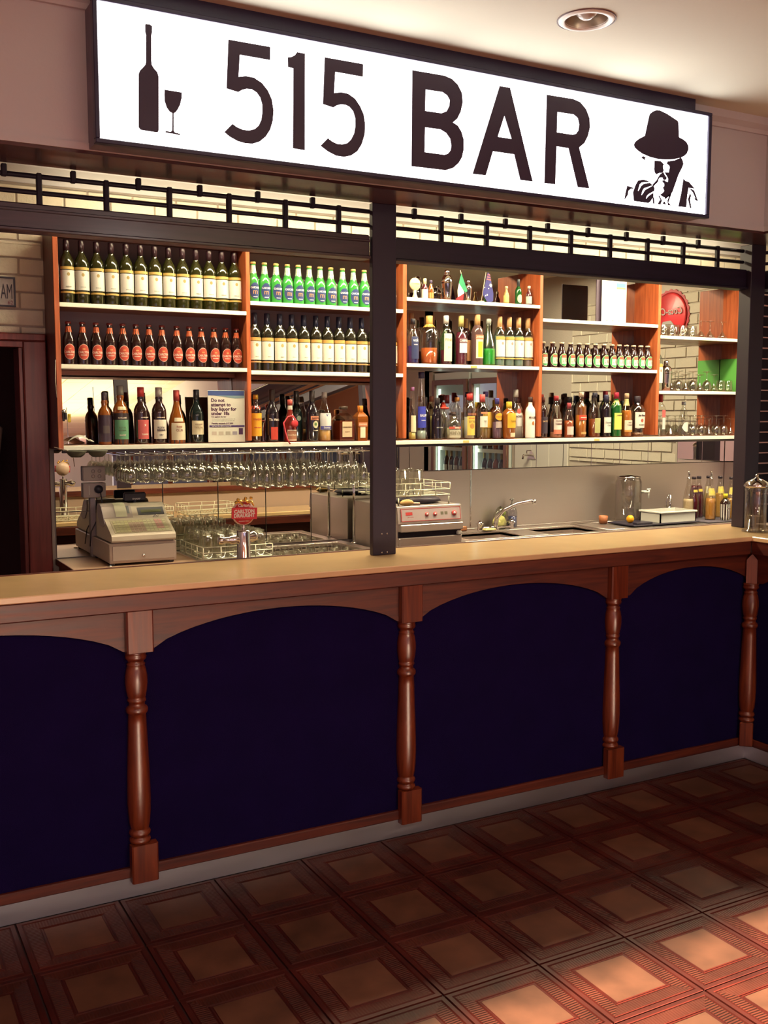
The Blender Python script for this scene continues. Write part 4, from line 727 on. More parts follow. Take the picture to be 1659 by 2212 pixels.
bottle('round', 'irish cream bottle, black with oval landscape and red banner', (1.690, YA - 0.012, z), mat('black_gloss_glass', (0, 0, 0)), cap=(0.03, 0.02, 0.02), caph=0.06, labels=(('red_banner', 0.125, 0.148, 0.75, (0.72, 0.22, 0.12)), ('oval_scene', 0.078, 0.120, 0.45, (0.68, 0.66, 0.42), 'oval'), ('green_trees', 0.092, 0.110, 0.22, (0.1, 0.2, 0.06), 'oval')), texts=(('BAILEYS', 0.136, 0.014, (0.1, 0.03, 0.02), 0.95), ('ORIGINAL', 0.064, 0.008, (0.75, 0.7, 0.6))), rz=0.15)
bottle('cylneck', 'pale liqueur bottle with white label and blue diamond', (1.775, YA, z), GLASS, cap=(0.80, 0.78, 0.72), caph=0.03, scale=0.98, liquid=(0.55, 0.30, 0.10), fill=0.30, labels=(('white_label', 0.068, 0.165, 1.1, (0.74, 0.73, 0.72)), ('blue_band', 0.070, 0.090, 1.0, (0.08, 0.08, 0.30))), texts=(('Stones', 0.080, 0.016, (0.85, 0.85, 0.85)), ('v', 0.155, 0.030, (0.08, 0.08, 0.3))))
bottle('squat', 'square amaretto decanter with gold label and flat square stopper', (1.900, YA, z), GLASSK, cap=(0.05, 0.03, 0.02), caph=0.014, capr=0.027, scale=1.03, liquid=(0.16, 0.022, 0.006), fill=0.60, box=True, labels=(('gold_label', 0.025, 0.115, 1.05, (0.66, 0.52, 0.28)),), texts=(('DISARONNO', 0.082, 0.010, (0.15, 0.06, 0.03)), ('AMARETTO', 0.055, 0.006, (0.3, 0.15, 0.08))))
bottle('flask', 'square orange liqueur bottle with orange cap and red ribbon label', (2.012, YA, z), G_AMB, cap=(0.85, 0.22, 0.03), caph=0.045, capr=0.0175, scale=1.0, box=True, labels=(('cream_label', 0.018, 0.095, 0.55, (0.82, 0.74, 0.55)), ('red_ribbon_print', 0.085, 0.110, 0.95, (0.62, 0.20, 0.10))), texts=(('COINTREAU', 0.098, 0.009, (0.9, 0.75, 0.6)),))
bottle('bell', 'dark bottle with cream label half hidden by the middle post', (2.212, YA, z), G_BROWN, cap=BLK, caph=0.04, labels=(('cream_label', 0.02, 0.13, 0.8, (0.8, 0.68, 0.45)),))
# ---- top bay right of the post
z = SZ['E']
tb = thing('tap_badge', (2.373, 2.10, z), 'round cream tap badge standing on its stem on the top shelf', 'tap badge')
MB().lathe([(0.0, -0.006), (0.036, -0.006), (0.039, 0.0), (0.036, 0.006), (0.0, 0.006)], 28).xf(Matrix.Translation((0, 0, 0.085)) @ Matrix.Rotation(pi / 2, 4, 'X')).build('badge_disc', colm((0.72, 0.64, 0.38), 0.3), tb)
MB().lathe([(0.018, 0), (0.016, 0.01), (0.009, 0.03), (0.010, 0.05)], 14).build('stem', colm((0.75, 0.7, 0.5), 0.3), tb); link('lettering', text_mesh('COOPERS', 0.013, colm((0.4, 0.3, 0.15)), 0.0004), tb, (0, -0.0075, 0.088))
def tumbler_dark(x, lab): t = thing('dark_tumbler', (x, 2.15, z), lab, 'glass'); MB().lathe([(0.018, 0), (0.022, 0.003), (0.024, 0.075), (0.022, 0.075), (0.019, 0.006)], 18, caps=False).build('tumbler_wall', glassy('smoked_glass', (0.35, 0.28, 0.35)), t)
tumbler_dark(2.415, 'smoked glass tumbler behind the round tap badge')
bottle('mini', 'miniature with white label and white neck on the top shelf', (2.449, 2.11, z), mat('mini_dark', (0.08, 0.01, 0.02), 0.1, coat=0.4), cap=(0.8, 0.78, 0.5), caph=0.03, scale=1.12, labels=(('white_label', 0.006, 0.06, 2.5, (0.75, 0.75, 0.62)),), name='miniature_bottle')
bottle('mini', 'miniature of amber liqueur with dark cap on the top shelf', (2.492, 2.11, z), G_AMB, cap=(0.08, 0.06, 0.12), caph=0.016, scale=1.05, labels=(('amber_label', 0.002, 0.042, 3.1, (0.72, 0.38, 0.10)),), name='miniature_bottle')
tumbler_dark(2.540, 'smoked glass tumbler left of the large cocktail shaker')
def shaker(x, y, z, s, lab, cup=None):
    t = thing('cocktail_shaker', (x, y, z), lab, 'shaker')
    MB().lathe([(a * s, b * s) for a, b in [(0.026, 0), (0.030, 0.004), (0.036, 0.06), (0.040, 0.12), (0.0405, 0.125)]], 24).build('tin_body', CHROME, t)
    MB().lathe([(a * s, b * s) for a, b in [(0.0415, 0.120), (0.0415, 0.135), (0.038, 0.155), (0.028, 0.175), (0.020, 0.182)]], 24).build('strainer_top', CHROME, t)
    MB().lathe([(a * s, b * s) for a, b in [(0.0195, 0.180), (0.0195, 0.205), (0.016, 0.216), (0.0, 0.220)]], 20).build('cap', CHROME, t)
shaker(2.607, 2.11, z, 0.86, 'large steel cocktail shaker on the top shelf beside a flag')
shaker(2.762, 2.11, z, 0.62, 'small steel cocktail shaker between the two table flags')
def flag(x, y, z, lean, lab, draw):
    t = thing('table_flag', (x, y, z), lab, 'flag')
    tip = (lean * 0.75, 0, 0.185)
    MB().tube([(0, 0, 0), tip], 0.002, 6).build('stick', colm((0.7, 0.55, 0.35)), t); MB().lathe([(0.02, 0), (0.02, 0.004), (0.004, 0.008)], 14).build('foot', colm((0.7, 0.6, 0.4)), t)
    draw(t)
def cloth(pts, y, m, nm, t): MB().prism([pts], y, y + 0.0012).build(nm, m, t)
def italy(t):
    cloth([(-0.050, 0.165), (-0.004, 0.060), (-0.020, 0.052), (-0.040, 0.07), (-0.068, 0.105), (-0.060, 0.14)], -0.004, colm((0.02, 0.22, 0.10)), 'green_stripe', t)
    cloth([(-0.068, 0.105), (-0.040, 0.07), (-0.026, 0.050), (-0.045, 0.036), (-0.075, 0.020), (-0.078, 0.06)], -0.004, colm((0.78, 0.74, 0.62)), 'white_stripe', t)
    cloth([(-0.032, 0.044), (-0.045, 0.036), (-0.075, 0.020), (-0.090, 0.006), (-0.036, 0.004)], -0.004, colm((0.62, 0.03, 0.04)), 'red_stripe', t)
def aus(t):
    cloth([(0.045, 0.185), (0.062, 0.172), (0.074, 0.12), (0.090, 0.055), (0.088, 0.01), (0.065, 0.0), (0.040, 0.006), (0.010, 0.045), (0.016, 0.085), (0.028, 0.12)], -0.004, colm((0.025, 0.025, 0.16)), 'blue_field', t)
    for k, (a, b) in enumerate([(0.175, 0.168), (0.160, 0.153), (0.146, 0.139)]): cloth([(0.046 - k * 0.004, a), (0.062 + k * 0.003, a - 0.004), (0.063 + k * 0.003, b - 0.004), (0.044 - k * 0.004, b)], -0.0055, colm([(0.6, 0.06, 0.06), (0.78, 0.6, 0.6)][k % 2] if 0 else (0.62, 0.10, 0.10)), 'red_bar', t)
    for cx, cz, rr in ((0.068, 0.105, 0.014), (0.030, 0.040, 0.005), (0.042, 0.046, 0.006), (0.022, 0.090, 0.005), (0.052, 0.085, 0.005)):
        st = []
        for i in range(14): a = pi / 2 + i * pi / 7; q = rr if i % 2 == 0 else rr * 0.45; st.append((cx + q * cos(a), cz + q * sin(a)))
        cloth(st, -0.0055, colm((0.8, 0.78, 0.75)), 'star', t)
flag(2.735, 2.07, z, -0.075, 'small italian tricolour table flag on a stick', italy)
flag(2.835, 2.07, z, 0.045, 'small australian table flag on a stick', aus)
bottle('mini', 'red brown miniature at the right of the blue flag', (2.927, 2.13, z), G_RED, cap=(0.3, 0.05, 0.05), caph=0.012, scale=0.60, name='miniature_bottle')
bottle('mini', 'miniature with yellow cap and yellow label on the top shelf', (3.054, 2.11, z), mat('mini_amber', (0.45, 0.26, 0.08), 0.1, coat=0.5), cap=(0.82, 0.70, 0.40), caph=0.014, scale=1.02, labels=(('yellow_label', 0.012, 0.055, 2.2, (0.72, 0.60, 0.16)),), name='miniature_bottle')
bottle('round', 'small tall necked green bottle with oval cream label', (3.148, 2.11, z), G_GRDK, cap=(0.03, 0.04, 0.05), caph=0.05, scale=0.55, labels=(('oval_label', 0.012, 0.065, 0.9, (0.75, 0.70, 0.42), 'oval'),), name='miniature_bottle')
bottle('mini', 'dark miniature with white cap and pale label, rightmost on the top shelf', (3.232, 2.11, z), mat('mini_dark', (0, 0, 0)), cap=(0.8, 0.75, 0.6), caph=0.012, scale=1.12, labels=(('pale_label', 0.012, 0.058, 2.0, (0.60, 0.68, 0.58)),), name='miniature_bottle')
# ---- middle bay right of the post (shelf F)
z = SZ['F']
bottle('cylneck', 'clear vodka bottle with navy blue label at the left end of the middle shelf', (2.375, YA, z), GLASS, cap=(0.02, 0.02, 0.03), caph=0.03, scale=0.93, liquid=(0.02, 0.02, 0.14), fill=0.40, labels=(('navy_label', 0.03, 0.165, 0.75, (0.02, 0.03, 0.10)),), texts=(('vok', 0.142, 0.026, (0.9, 0.9, 0.9)), ('VODKA', 0.115, 0.008, (0.6, 0.6, 0.7))))
bottle('cylneck', 'clear bottle with tan capsule behind the bourbon decanter', (2.425, 2.235, z), GLASS, cap=(0.55, 0.30, 0.15), caph=0.06, scale=1.08, liquid=(0.45, 0.14, 0.05), fill=0.3)
bottle('flask', 'facetted decanter of orange amber spirit with gold wrapped neck', (2.490, YA, z), GLASSK, cap=(0.72, 0.34, 0.10), caph=0.065, scale=1.42, liquid=(0.42, 0.09, 0.015), fill=0.34, labels=(('gold_collar', 0.225, 0.245, 3.1, (0.7, 0.35, 0.08)),))
bottle('cylneck', 'clear bottle with brown capsule behind the cream label bottle', (2.570, 2.222, z), GLASS, cap=(0.45, 0.22, 0.14), caph=0.06, scale=1.05, liquid=(0.10, 0.02, 0.03), fill=0.3)
bottle('slim', 'bottle with tall cream label and red topped white cap', (2.603, YA - 0.015, z), GLASS, cap=(0.84, 0.80, 0.76), caph=0.045, scale=1.04, liquid=(0.06, 0.008, 0.02), fill=0.30, labels=(('cream_label', 0.02, 0.19, 0.85, (0.84, 0.80, 0.60)),), texts=(('PINK', 0.150, 0.024, (0.6, 0.2, 0.12)), ('JN', 0.105, 0.016, (0.6, 0.25, 0.15))))
bottle('round', 'dark bottle with black cap behind, between cream and red bitter bottles', (2.655, 2.20, z), G_GRDK, cap=(0.04, 0.02, 0.03), caph=0.05, scale=0.98)
bottle('round', 'red bitter bottle with yellow cap and white lettering', (2.722, YA, z), GLASS, cap=(0.68, 0.58, 0.16), caph=0.062, capr=0.0175, scale=1.04, liquid=(0.10, 0.012, 0.03), fill=0.68, labels=(('blue_white_label', 0.075, 0.135, 0.75, (0.66, 0.74, 0.76)), ('white_band', 0.135, 0.165, 0.75, (0.15, 0.08, 0.1))), texts=(('CAMPARI', 0.150, 0.021, (0.85, 0.8, 0.75), 0.72), ))
bottle('slim', 'amaro bottle with orange label behind, reflected beside the yellow label', (2.800, 2.192, z), G_BROWN, cap=(0.62, 0.32, 0.12), caph=0.06, scale=1.03, labels=(('orange_label', 0.03, 0.16, 0.9, (0.6, 0.25, 0.12)),))
bottle('slim', 'amaro bottle with red banner, yellow and white label', (2.838, YA - 0.01, z), mat('smoke_clear_glass', (0.09, 0.05, 0.05), 0.06, coat=0.5), cap=(0.74, 0.44, 0.16), caph=0.062, capr=0.0185, scale=1.10, labels=(('white_label', 0.045, 0.175, 0.75, (0.78, 0.72, 0.58)), ('red_banner', 0.162, 0.190, 0.80, (0.72, 0.16, 0.08)), ('yellow_patch', 0.052, 0.148, 0.42, (0.80, 0.58, 0.03))), texts=(('AVERNA', 0.176, 0.019, (0.85, 0.78, 0.65), 0.8),))
bottle('round', 'clear bottle with silver cap behind the green liqueur', (2.895, 2.20, z), GLASS, cap=(0.5, 0.5, 0.5), caph=0.02, scale=0.94)
bottle('bell', 'tall frosted bottle half full of bright green liqueur', (2.930, YA, z), glassy('frosted_green_glass', (0.62, 0.85, 0.62), 0.2, 0.15), cap=(0.45, 0.5, 0.45), caph=0.03, scale=1.06, liquid=(0.02, 0.42, 0.05), fill=0.37)
for i, x in enumerate((3.016, 3.090, 3.164, 3.238)):
    bottle('wine', 'clear wine bottle with tan capsule and white label, ' + ORD[i] + ' of four beside the divider', (x, YA, z), glassy('pale_wine_glass', (0.70, 0.78, 0.74), 0.02, 0.12), cap=(0.72, 0.42, 0.16), caph=0.075, capr=0.0165, liquid=(0.30, 0.40, 0.34) if i < 3 else (0.4, 0.25, 0.2), fill=0.62, scale=0.97, labels=(('gold_band', 0.168, 0.186, 1.25, (0.62, 0.42, 0.08)), ('white_label', 0.060, 0.165, 1.2, (0.82, 0.80, 0.74)), ('gold_line', 0.045, 0.054, 1.25, (0.6, 0.42, 0.1)), ('crest', 0.134, 0.152, 0.2, (0.45, 0.25, 0.2), 'oval')), name='wine_bottle', group='pale wines right of the post')
# ---- bottom shelf right of the post
z = BZ
bottle('tall', 'tall pale clear bottle with long cream label beside the divider', (2.372, YA, z), GLASS, cap=(0.4, 0.15, 0.35), caph=0.02, scale=0.80, liquid=(0.5, 0.42, 0.1), fill=0.15, labels=(('cream_label', 0.05, 0.15, 0.9, (0.74, 0.72, 0.48)),))
bottle('tall', 'very tall tapered liqueur bottle with royal blue label', (2.436, YA, z), GLASSK, cap=(0.03, 0.03, 0.10), caph=0.035, capr=0.020, scale=1.03, liquid=(0.25, 0.32, 0.30), fill=0.14, labels=(('blue_label', 0.075, 0.205, 1.35, (0.03, 0.04, 0.42)),), texts=(('GALLIANO', 0.150, 0.021, (0.85, 0.85, 0.9), 0.62, 0.25), ('VANILLA', 0.12, 0.008, (0.7, 0.7, 0.8))))
bottle('round', 'glossy black bottle immediately right of the blue label bottle', (2.492, YA + 0.05, z), mat('black_gloss_glass', (0, 0, 0)), cap=BLK, caph=0.05, scale=0.90)
bottle('curvy', 'glossy black curved sambuca bottle, waisted shoulders', (2.545, YA - 0.01, z), mat('black_gloss_glass', (0, 0, 0)), cap=BLK, caph=0.05, scale=0.98, texts=(('OPAL NERA', 0.075, 0.009, (0.4, 0.35, 0.4)),))
bottle('round', 'clear bottle with maroon cap behind the red hat cap bottle', (2.700, 2.248, z), GLASS, cap=(0.20, 0.02, 0.04), caph=0.05, scale=0.95)
bottle('cylneck', 'pale yellow clear bottle at the left of the tequila', (2.563, 2.215, z), glassy('yellow_glass', (0.85, 0.82, 0.60)), cap=(0.35, 0.15, 0.1), caph=0.03, scale=0.92, liquid=(0.5, 0.48, 0.25), fill=0.55)
q = bottle('squat', 'round shouldered tequila bottle with red banner label', (2.662, YA - 0.015, z), GLASSK, cap=(0.05, 0.03, 0.03), caph=0.015, capr=0.014, scale=0.84, liquid=(0.55, 0.50, 0.34), fill=0.45, labels=(('leafy_label', 0.012, 0.060, 1.1, (0.55, 0.52, 0.40)), ('red_banner', 0.066, 0.080, 1.2, (0.62, 0.08, 0.05))), texts=(('SIERRA', 0.073, 0.012, (0.85, 0.75, 0.6)), ('MMVMM', 0.04, 0.03, (0.25, 0.22, 0.15))))
hc = thing('red_hat_cap', (2.640, 2.20, z), 'tequila bottle behind wearing a red sombrero shaped cap', 'bottle')
MB().lathe([(0.030, 0.0), (0.036, 0.01), (0.036, 0.12), (0.028, 0.15), (0.015, 0.17), (0.014, 0.20)], 18).build('glass_body', GLASS, hc); MB().lathe([(0.030, 0.188), (0.038, 0.193), (0.037, 0.200), (0.02, 0.206), (0.016, 0.222), (0.008, 0.232), (0.0, 0.234)], 24).build('hat_cap', colm((0.75, 0.04, 0.02), 0.3), hc)
bottle('curvy', 'clear rounded bottle with orange cap at the back', (2.728, 2.172, z), GLASS, cap=(0.75, 0.38, 0.10), caph=0.022, scale=1.0)
bottle('slim', 'cachaca bottle with yellow label and red cap', (2.790, YA, z), GLASS, cap=(0.78, 0.06, 0.06), caph=0.035, capr=0.019, scale=0.99, liquid=(0.40, 0.38, 0.32), fill=0.5, labels=(('yellow_label', 0.025, 0.145, 0.92, (0.84, 0.62, 0.10)), ('orange_picture', 0.065, 0.100, 0.45, (0.5, 0.2, 0.05), 'oval')), texts=(('BERNARDO', 0.132, 0.012, (0.6, 0.15, 0.05), 0.8), ('OTTO', 0.110, 0.017, (0.2, 0.1, 0.05))))
bottle('slim', 'clear bottle with red cap behind the yellow label bottle', (2.840, 2.19, z), GLASS, cap=(0.72, 0.05, 0.08), caph=0.05, scale=1.03, labels=(('red_strip', 0.15, 0.165, 1.0, (0.7, 0.2, 0.1)),))
bottle('slim', 'clear vodka bottle with white face label and red cap', (2.888, YA, z), GLASS, cap=(0.74, 0.10, 0.10), caph=0.045, capr=0.018, scale=0.98, labels=(('white_label', 0.075, 0.145, 0.95, (0.76, 0.74, 0.66)), ('red_strip', 0.160, 0.172, 0.8, (0.72, 0.2, 0.10))), texts=(('w', 0.115, 0.026, (0.3, 0.25, 0.2)),))
bottle('round', 'bottle with blue cap and yellow label behind the gin', (2.950, 2.18, z), GLASS, cap=(0.10, 0.08, 0.30), caph=0.03, scale=1.03, liquid=(0.6, 0.4, 0.1), fill=0.4, labels=(('yellow_label', 0.07, 0.17, 1.0, (0.82, 0.50, 0.06)),))
bottle('slim', 'gin bottle with navy cap and orange oval label', (3.002, YA, z), glassy('grey_gin_glass', (0.72, 0.68, 0.70)), cap=(0.06, 0.05, 0.25), caph=0.035, scale=0.90, liquid=(0.20, 0.12, 0.18), fill=0.42, labels=(('orange_label', 0.118, 0.165, 0.9, (0.86, 0.46, 0.03), 'oval'), ('lower_label', 0.070, 0.110, 0.8, (0.5, 0.4, 0.3))), texts=(('GORDON\'S', 0.140, 0.010, (0.5, 0.15, 0.05)),))
bottle('flask', 'amber rum bottle with yellow neck behind, leaning label', (3.050, 2.215, z), G_AMB, cap=(0.82, 0.52, 0.03), caph=0.045, capr=0.019, scale=1.20, labels=(('pale_label', 0.13, 0.165, 0.6, (0.6, 0.45, 0.3)),))
bottle('flask', 'amber rum bottle with slanted bright yellow label and yellow neck', (3.082, YA - 0.02, z), G_AMB, cap=(0.84, 0.58, 0.05), caph=0.045, capr=0.019, scale=1.14, labels=(('yellow_label', 0.070, 0.165, 0.95, (0.86, 0.48, 0.03)), ('cream_stamp', 0.012, 0.038, 0.5, (0.8, 0.6, 0.4))), texts=(('Bundaberg', 0.115, 0.012, (0.5, 0.25, 0.03), 0.9),), rz=0.15)
bottle('round', 'clear white rum bottle with red disc and white label', (3.163, YA + 0.02, z), GLASS, cap=(0.84, 0.82, 0.76), caph=0.045, capr=0.0175, scale=1.08, labels=(('white_label', 0.080, 0.165, 0.85, (0.78, 0.76, 0.72)), ('red_disc', 0.160, 0.192, 0.36, (0.65, 0.06, 0.05), 'oval')), texts=(('BACARDI', 0.142, 0.019, (0.06, 0.03, 0.05), 0.85),))
bottle('curvy', 'white bottle with black cap behind the rum bottle', (3.236, 2.215, z), G_WHITE, cap=(0.1, 0.03, 0.03), caph=0.03, scale=1.0)
bottle('slim', 'glossy white coconut rum bottle with brown mark', (3.241, 2.090, z), G_WHITE, cap=(0.06, 0.03, 0.03), caph=0.03, scale=0.93, labels=(('coconut_mark', 0.085, 0.112, 0.26, (0.45, 0.14, 0.03), 'oval'),), texts=(('MALIBU', 0.135, 0.020, (0.12, 0.06, 0.05), 0.9),))
# ---- bottom shelf, whisky bay
bottle('slim', 'dark rum bottle with black gold lettered label beside the divider', (3.368, YA, z), G_BROWN, cap=(0.08, 0.02, 0.02), caph=0.03, scale=0.93, labels=(('black_label', 0.03, 0.14, 1.2, (0.04, 0.03, 0.05)),), texts=(('BATES', 0.11, 0.014, (0.6, 0.45, 0.2)),))
bottle('slim', 'amber bottle with red cap behind the dark rum', (3.405, 2.19, z), G_AMB, cap=(0.62, 0.06, 0.04), caph=0.035, scale=1.0)
bottle('curvy', 'clear liqueur whisky bottle with white and red label', (3.478, YA, z), GLASS, cap=(0.30, 0.03, 0.04), caph=0.03, scale=1.06, liquid=(0.45, 0.20, 0.12), fill=0.14, labels=(('white_label', 0.055, 0.125, 1.0, (0.80, 0.74, 0.66)), ('red_script', 0.025, 0.055, 1.0, (0.62, 0.16, 0.10))), texts=(('SOUTHERN', 0.112, 0.010, (0.2, 0.1, 0.1)), ('COMFORT', 0.092, 0.012, (0.2, 0.1, 0.1))))
bottle('bell', 'black capped clear bottle at the back of the whisky bay', (3.545, 2.20, z), GLASS, cap=BLK, caph=0.035, capr=0.024, scale=0.92, liquid=(0.2, 0.05, 0.02), fill=0.5)
bottle('curvy', 'small rum bottle with white wrap label and red neck', (3.572, YA - 0.02, z), GLASS, cap=(0.35, 0.06, 0.08), caph=0.035, scale=0.88, liquid=(0.32, 0.06, 0.015), fill=0.5, labels=(('white_label', 0.02, 0.075, 1.0, (0.72, 0.62, 0.56)),))
bottle('bell', 'black capped dark bottle at the back behind the striding label whisky', (3.640, 2.20, z), G_BROWN, cap=BLK, caph=0.045, capr=0.026, scale=0.98)
bottle('slim', 'square whisky bottle with slanted red label and pale stopper', (3.690, YA, z), GLASS, cap=(0.72, 0.55, 0.35), caph=0.03, scale=1.06, liquid=(0.38, 0.12, 0.015), fill=0.5, labels=(('red_label', 0.118, 0.150, 1.0, (0.70, 0.06, 0.03)), ('gold_plate', 0.022, 0.038, 0.6, (0.65, 0.42, 0.12))), texts=(('Johnnie Walker', 0.134, 0.0095, (0.85, 0.75, 0.6), 0.9),))
bottle('slim', 'amber bottle with black cap behind, left of the round green label', (3.745, 2.19, z), G_AMB, cap=(0.10, 0.03, 0.03), caph=0.03, scale=1.02)
bottle('cylneck', 'clear whisky bottle with olive round label and wide shoulders', (3.808, YA, z), GLASSK, cap=(0.03, 0.03, 0.05), caph=0.035, scale=1.03, liquid=(0.20, 0.045, 0.012), fill=0.42, labels=(('olive_label', 0.03, 0.13, 0.62, (0.42, 0.34, 0.14)),))
bottle('slim', 'black capped dark bottle at the back left of the white label whisky', (3.862, 2.20, z), G_BROWN, cap=BLK, caph=0.035, scale=0.99)
bottle('slim', 'dark whisky bottle with tall white label and blue black cap', (3.908, YA, z), mat('black_gloss_glass', (0, 0, 0)), cap=(0.03, 0.03, 0.07), caph=0.05, scale=1.0, labels=(('white_label', 0.030, 0.135, 1.0, (0.76, 0.74, 0.66)),), texts=(('Canadian', 0.10, 0.014, (0.2, 0.2, 0.2)), ('Club', 0.08, 0.014, (0.2, 0.2, 0.2))))
bottle('slim', 'green bottle with dark red cap behind the yellow label whiskey', (3.955, 2.19, z), G_GRDK, cap=(0.40, 0.02, 0.04), caph=0.045, scale=1.09, labels=(('gold_neck', 0.215, 0.24, 3.1, (0.6, 0.45, 0.1)),))
bottle('slim', 'green irish whiskey bottle with yellow label and red cap', (3.990, YA - 0.01, z), G_GRDK, cap=(0.45, 0.02, 0.05), caph=0.040, scale=1.06, labels=(('gold_neck', 0.218, 0.250, 3.1, (0.75, 0.60, 0.16)), ('yellow_label', 0.052, 0.165, 0.98, (0.86, 0.76, 0.12))), texts=(('JAMESON', 0.148, 0.014, (0.15, 0.12, 0.05), 0.8),))
bottle('round', 'tan capped clear bottle behind the bourbon with feathered label', (4.040, 2.20, z), GLASS, cap=(0.6, 0.3, 0.1), caph=0.05, scale=1.0)
bottle('cylneck', 'bourbon bottle with cream square label and tan cap', (4.090, YA, z), GLASS, cap=(0.62, 0.40, 0.22), caph=0.03, scale=1.02, liquid=(0.40, 0.12, 0.015), fill=0.62, labels=(('gold_neck', 0.215, 0.262, 3.1, (0.5, 0.34, 0.16)), ('cream_label', 0.048, 0.115, 0.95, (0.74, 0.66, 0.52)), ('orange_strip', 0.034, 0.048, 0.95, (0.65, 0.25, 0.05))), texts=(('WILD', 0.098, 0.011, (0.15, 0.1, 0.1)), ('TURKEY', 0.080, 0.012, (0.15, 0.1, 0.1))))
bottle('bell', 'dark bottle at the back between the two bourbons', (4.150, 2.235, z), G_BROWN, cap=BLK, caph=0.05, scale=0.9)
bottle('flask', 'wide bourbon bottle with large white label and black cap', (4.190, YA, z), GLASSK, cap=(0.03, 0.02, 0.03), caph=0.055, scale=1.36, liquid=(0.18, 0.07, 0.03), fill=0.10, labels=(('white_label', 0.062, 0.170, 0.98, (0.78, 0.74, 0.66)), ('red_seal', 0.10, 0.125, 0.22, (0.5, 0.08, 0.05), 'oval')), texts=(('Jim Beam', 0.148, 0.019, (0.05, 0.03, 0.04), 0.85), ('BOURBON', 0.082, 0.010, (0.05, 0.03, 0.04))))
bottle('flask', 'square black label whiskey bottle with red sealed neck', (4.2505, 2.215, z), G_BROWN, cap=(0.6, 0.08, 0.05), caph=0.018, scale=1.15, box=True, labels=(('black_label', 0.035, 0.125, 1.0, (0.02, 0.015, 0.02)),), texts=(('JACK', 0.112, 0.010, (0.8, 0.8, 0.8)), ('No.7', 0.085, 0.014, (0.8, 0.8, 0.8)), ('WHISKEY', 0.055, 0.008, (0.8, 0.8, 0.8))))
# ---- glass bay at the right
bottle('slim', 'clear vodka bottle with small red label beside the last divider', (4.405, YA, z), GLASS, cap=(0.62, 0.04, 0.05), caph=0.05, scale=1.02, labels=(('red_label', 0.135, 0.185, 0.55, (0.70, 0.10, 0.10)), ('white_label', 0.05, 0.13, 0.5, (0.7, 0.7, 0.66))), rz=0.2)
bottle('curvy', 'clear glass water bottle with white oval label among the glasses', (4.630, YA, z), GLASSK, cap=(0.62, 0.70, 0.74), caph=0.02, scale=0.93, labels=(('white_oval', 0.03, 0.10, 0.9, (0.78, 0.78, 0.70), 'oval'),))
z = SZ['J']
bottle('wine', 'white wine bottle with orange capsule beside the last divider', (4.368, YA, z), glassy('pale_wine_glass', (0, 0, 0)), cap=(0.72, 0.36, 0.10), caph=0.075, capr=0.0165, liquid=(0.45, 0.40, 0.30), fill=0.6, labels=(('gold_band', 0.168, 0.186, 1.25, (0.62, 0.42, 0.08)), ('white_label', 0.055, 0.165, 1.2, (0.82, 0.80, 0.70)), ('crest', 0.13, 0.15, 0.2, (0.5, 0.2, 0.15), 'oval')), name='wine_bottle')
shaker(4.452, YA, z, 0.98, 'steel cocktail shaker beside the wine bottle in the glass bay')
gb = thing('green_board', (5.140, 2.285, z), 'bright green card leaning in the corner of the glass bay', 'card')
MB().bbox(0.008, 0.020, -0.22, 0.0, 0.0, 0.245, 0.001).build('card_sheet', mat('green_card', (0.10, 0.36, 0.06), 0.7), gb)
# papers standing on the shelf
pp = thing('paper_notice', (3.925, 2.085, SZ['G']), 'tall white printed sheet standing on the upper shelf', 'notice')
MB().bbox(-0.108, 0.108, 0, 0.003, 0.0, 0.285, 0.001).build('sheet', PAPER, pp); MB().box(0.02, 0.098, -0.001, 0, 0.225, 0.265).build('sky_picture', colm((0.08, 0.18, 0.48)), pp); MB().box(0.02, 0.098, -0.0012, 0, 0.225, 0.238).build('land_strip', colm((0.25, 0.2, 0.12)), pp)
for k in range(9): MB().box(-0.085, 0.02 + 0.05 * ((k * 7) % 3) / 2, -0.001, 0, 0.20 - k * 0.018, 0.2025 - k * 0.018).build('text_line', colm((0.55, 0.52, 0.45)), pp)
for x in (-0.06, -0.01, 0.045): MB().box(x - 0.006, x + 0.006, -0.001, 0, 0.008, 0.018).build('logo_mark', colm((0.3, 0.3, 0.25)), pp)
cbd = thing('folded_menu', (3.79, 2.09, SZ['G']), 'thin dark folder standing behind the white sheet', 'folder')
MB().bbox(-0.005, 0.22, 0.012, 0.02, 0, 0.29, 0.001).build('cover', colm((0.05, 0.03, 0.05)), cbd)
rp = thing('curled_paper', (0.345, 2.12, BZ), 'curled white paper lying at the left end of the bottom shelf', 'paper'); mb = MB()
vs = []; fs = []
for i in range(15):
    u = i / 14; x = -0.075 + 0.17 * u; h = 0.002 + 0.045 * sin(pi * min(1, u * 1.05)) ** 1.2
    if i > 11: x = 0.095 - (i - 11) * 0.012; h = 0.010 + (i - 11) * 0.006
    vs += [(x, -0.04, h * 0.9), (x + 0.02, 0.05, h * 1.1)]
for i in range(14): fs.append((2 * i, 2 * i + 2, 2 * i + 3, 2 * i + 1))
MB().add(vs, fs, 0, True).build('sheet', PAPER, rp)
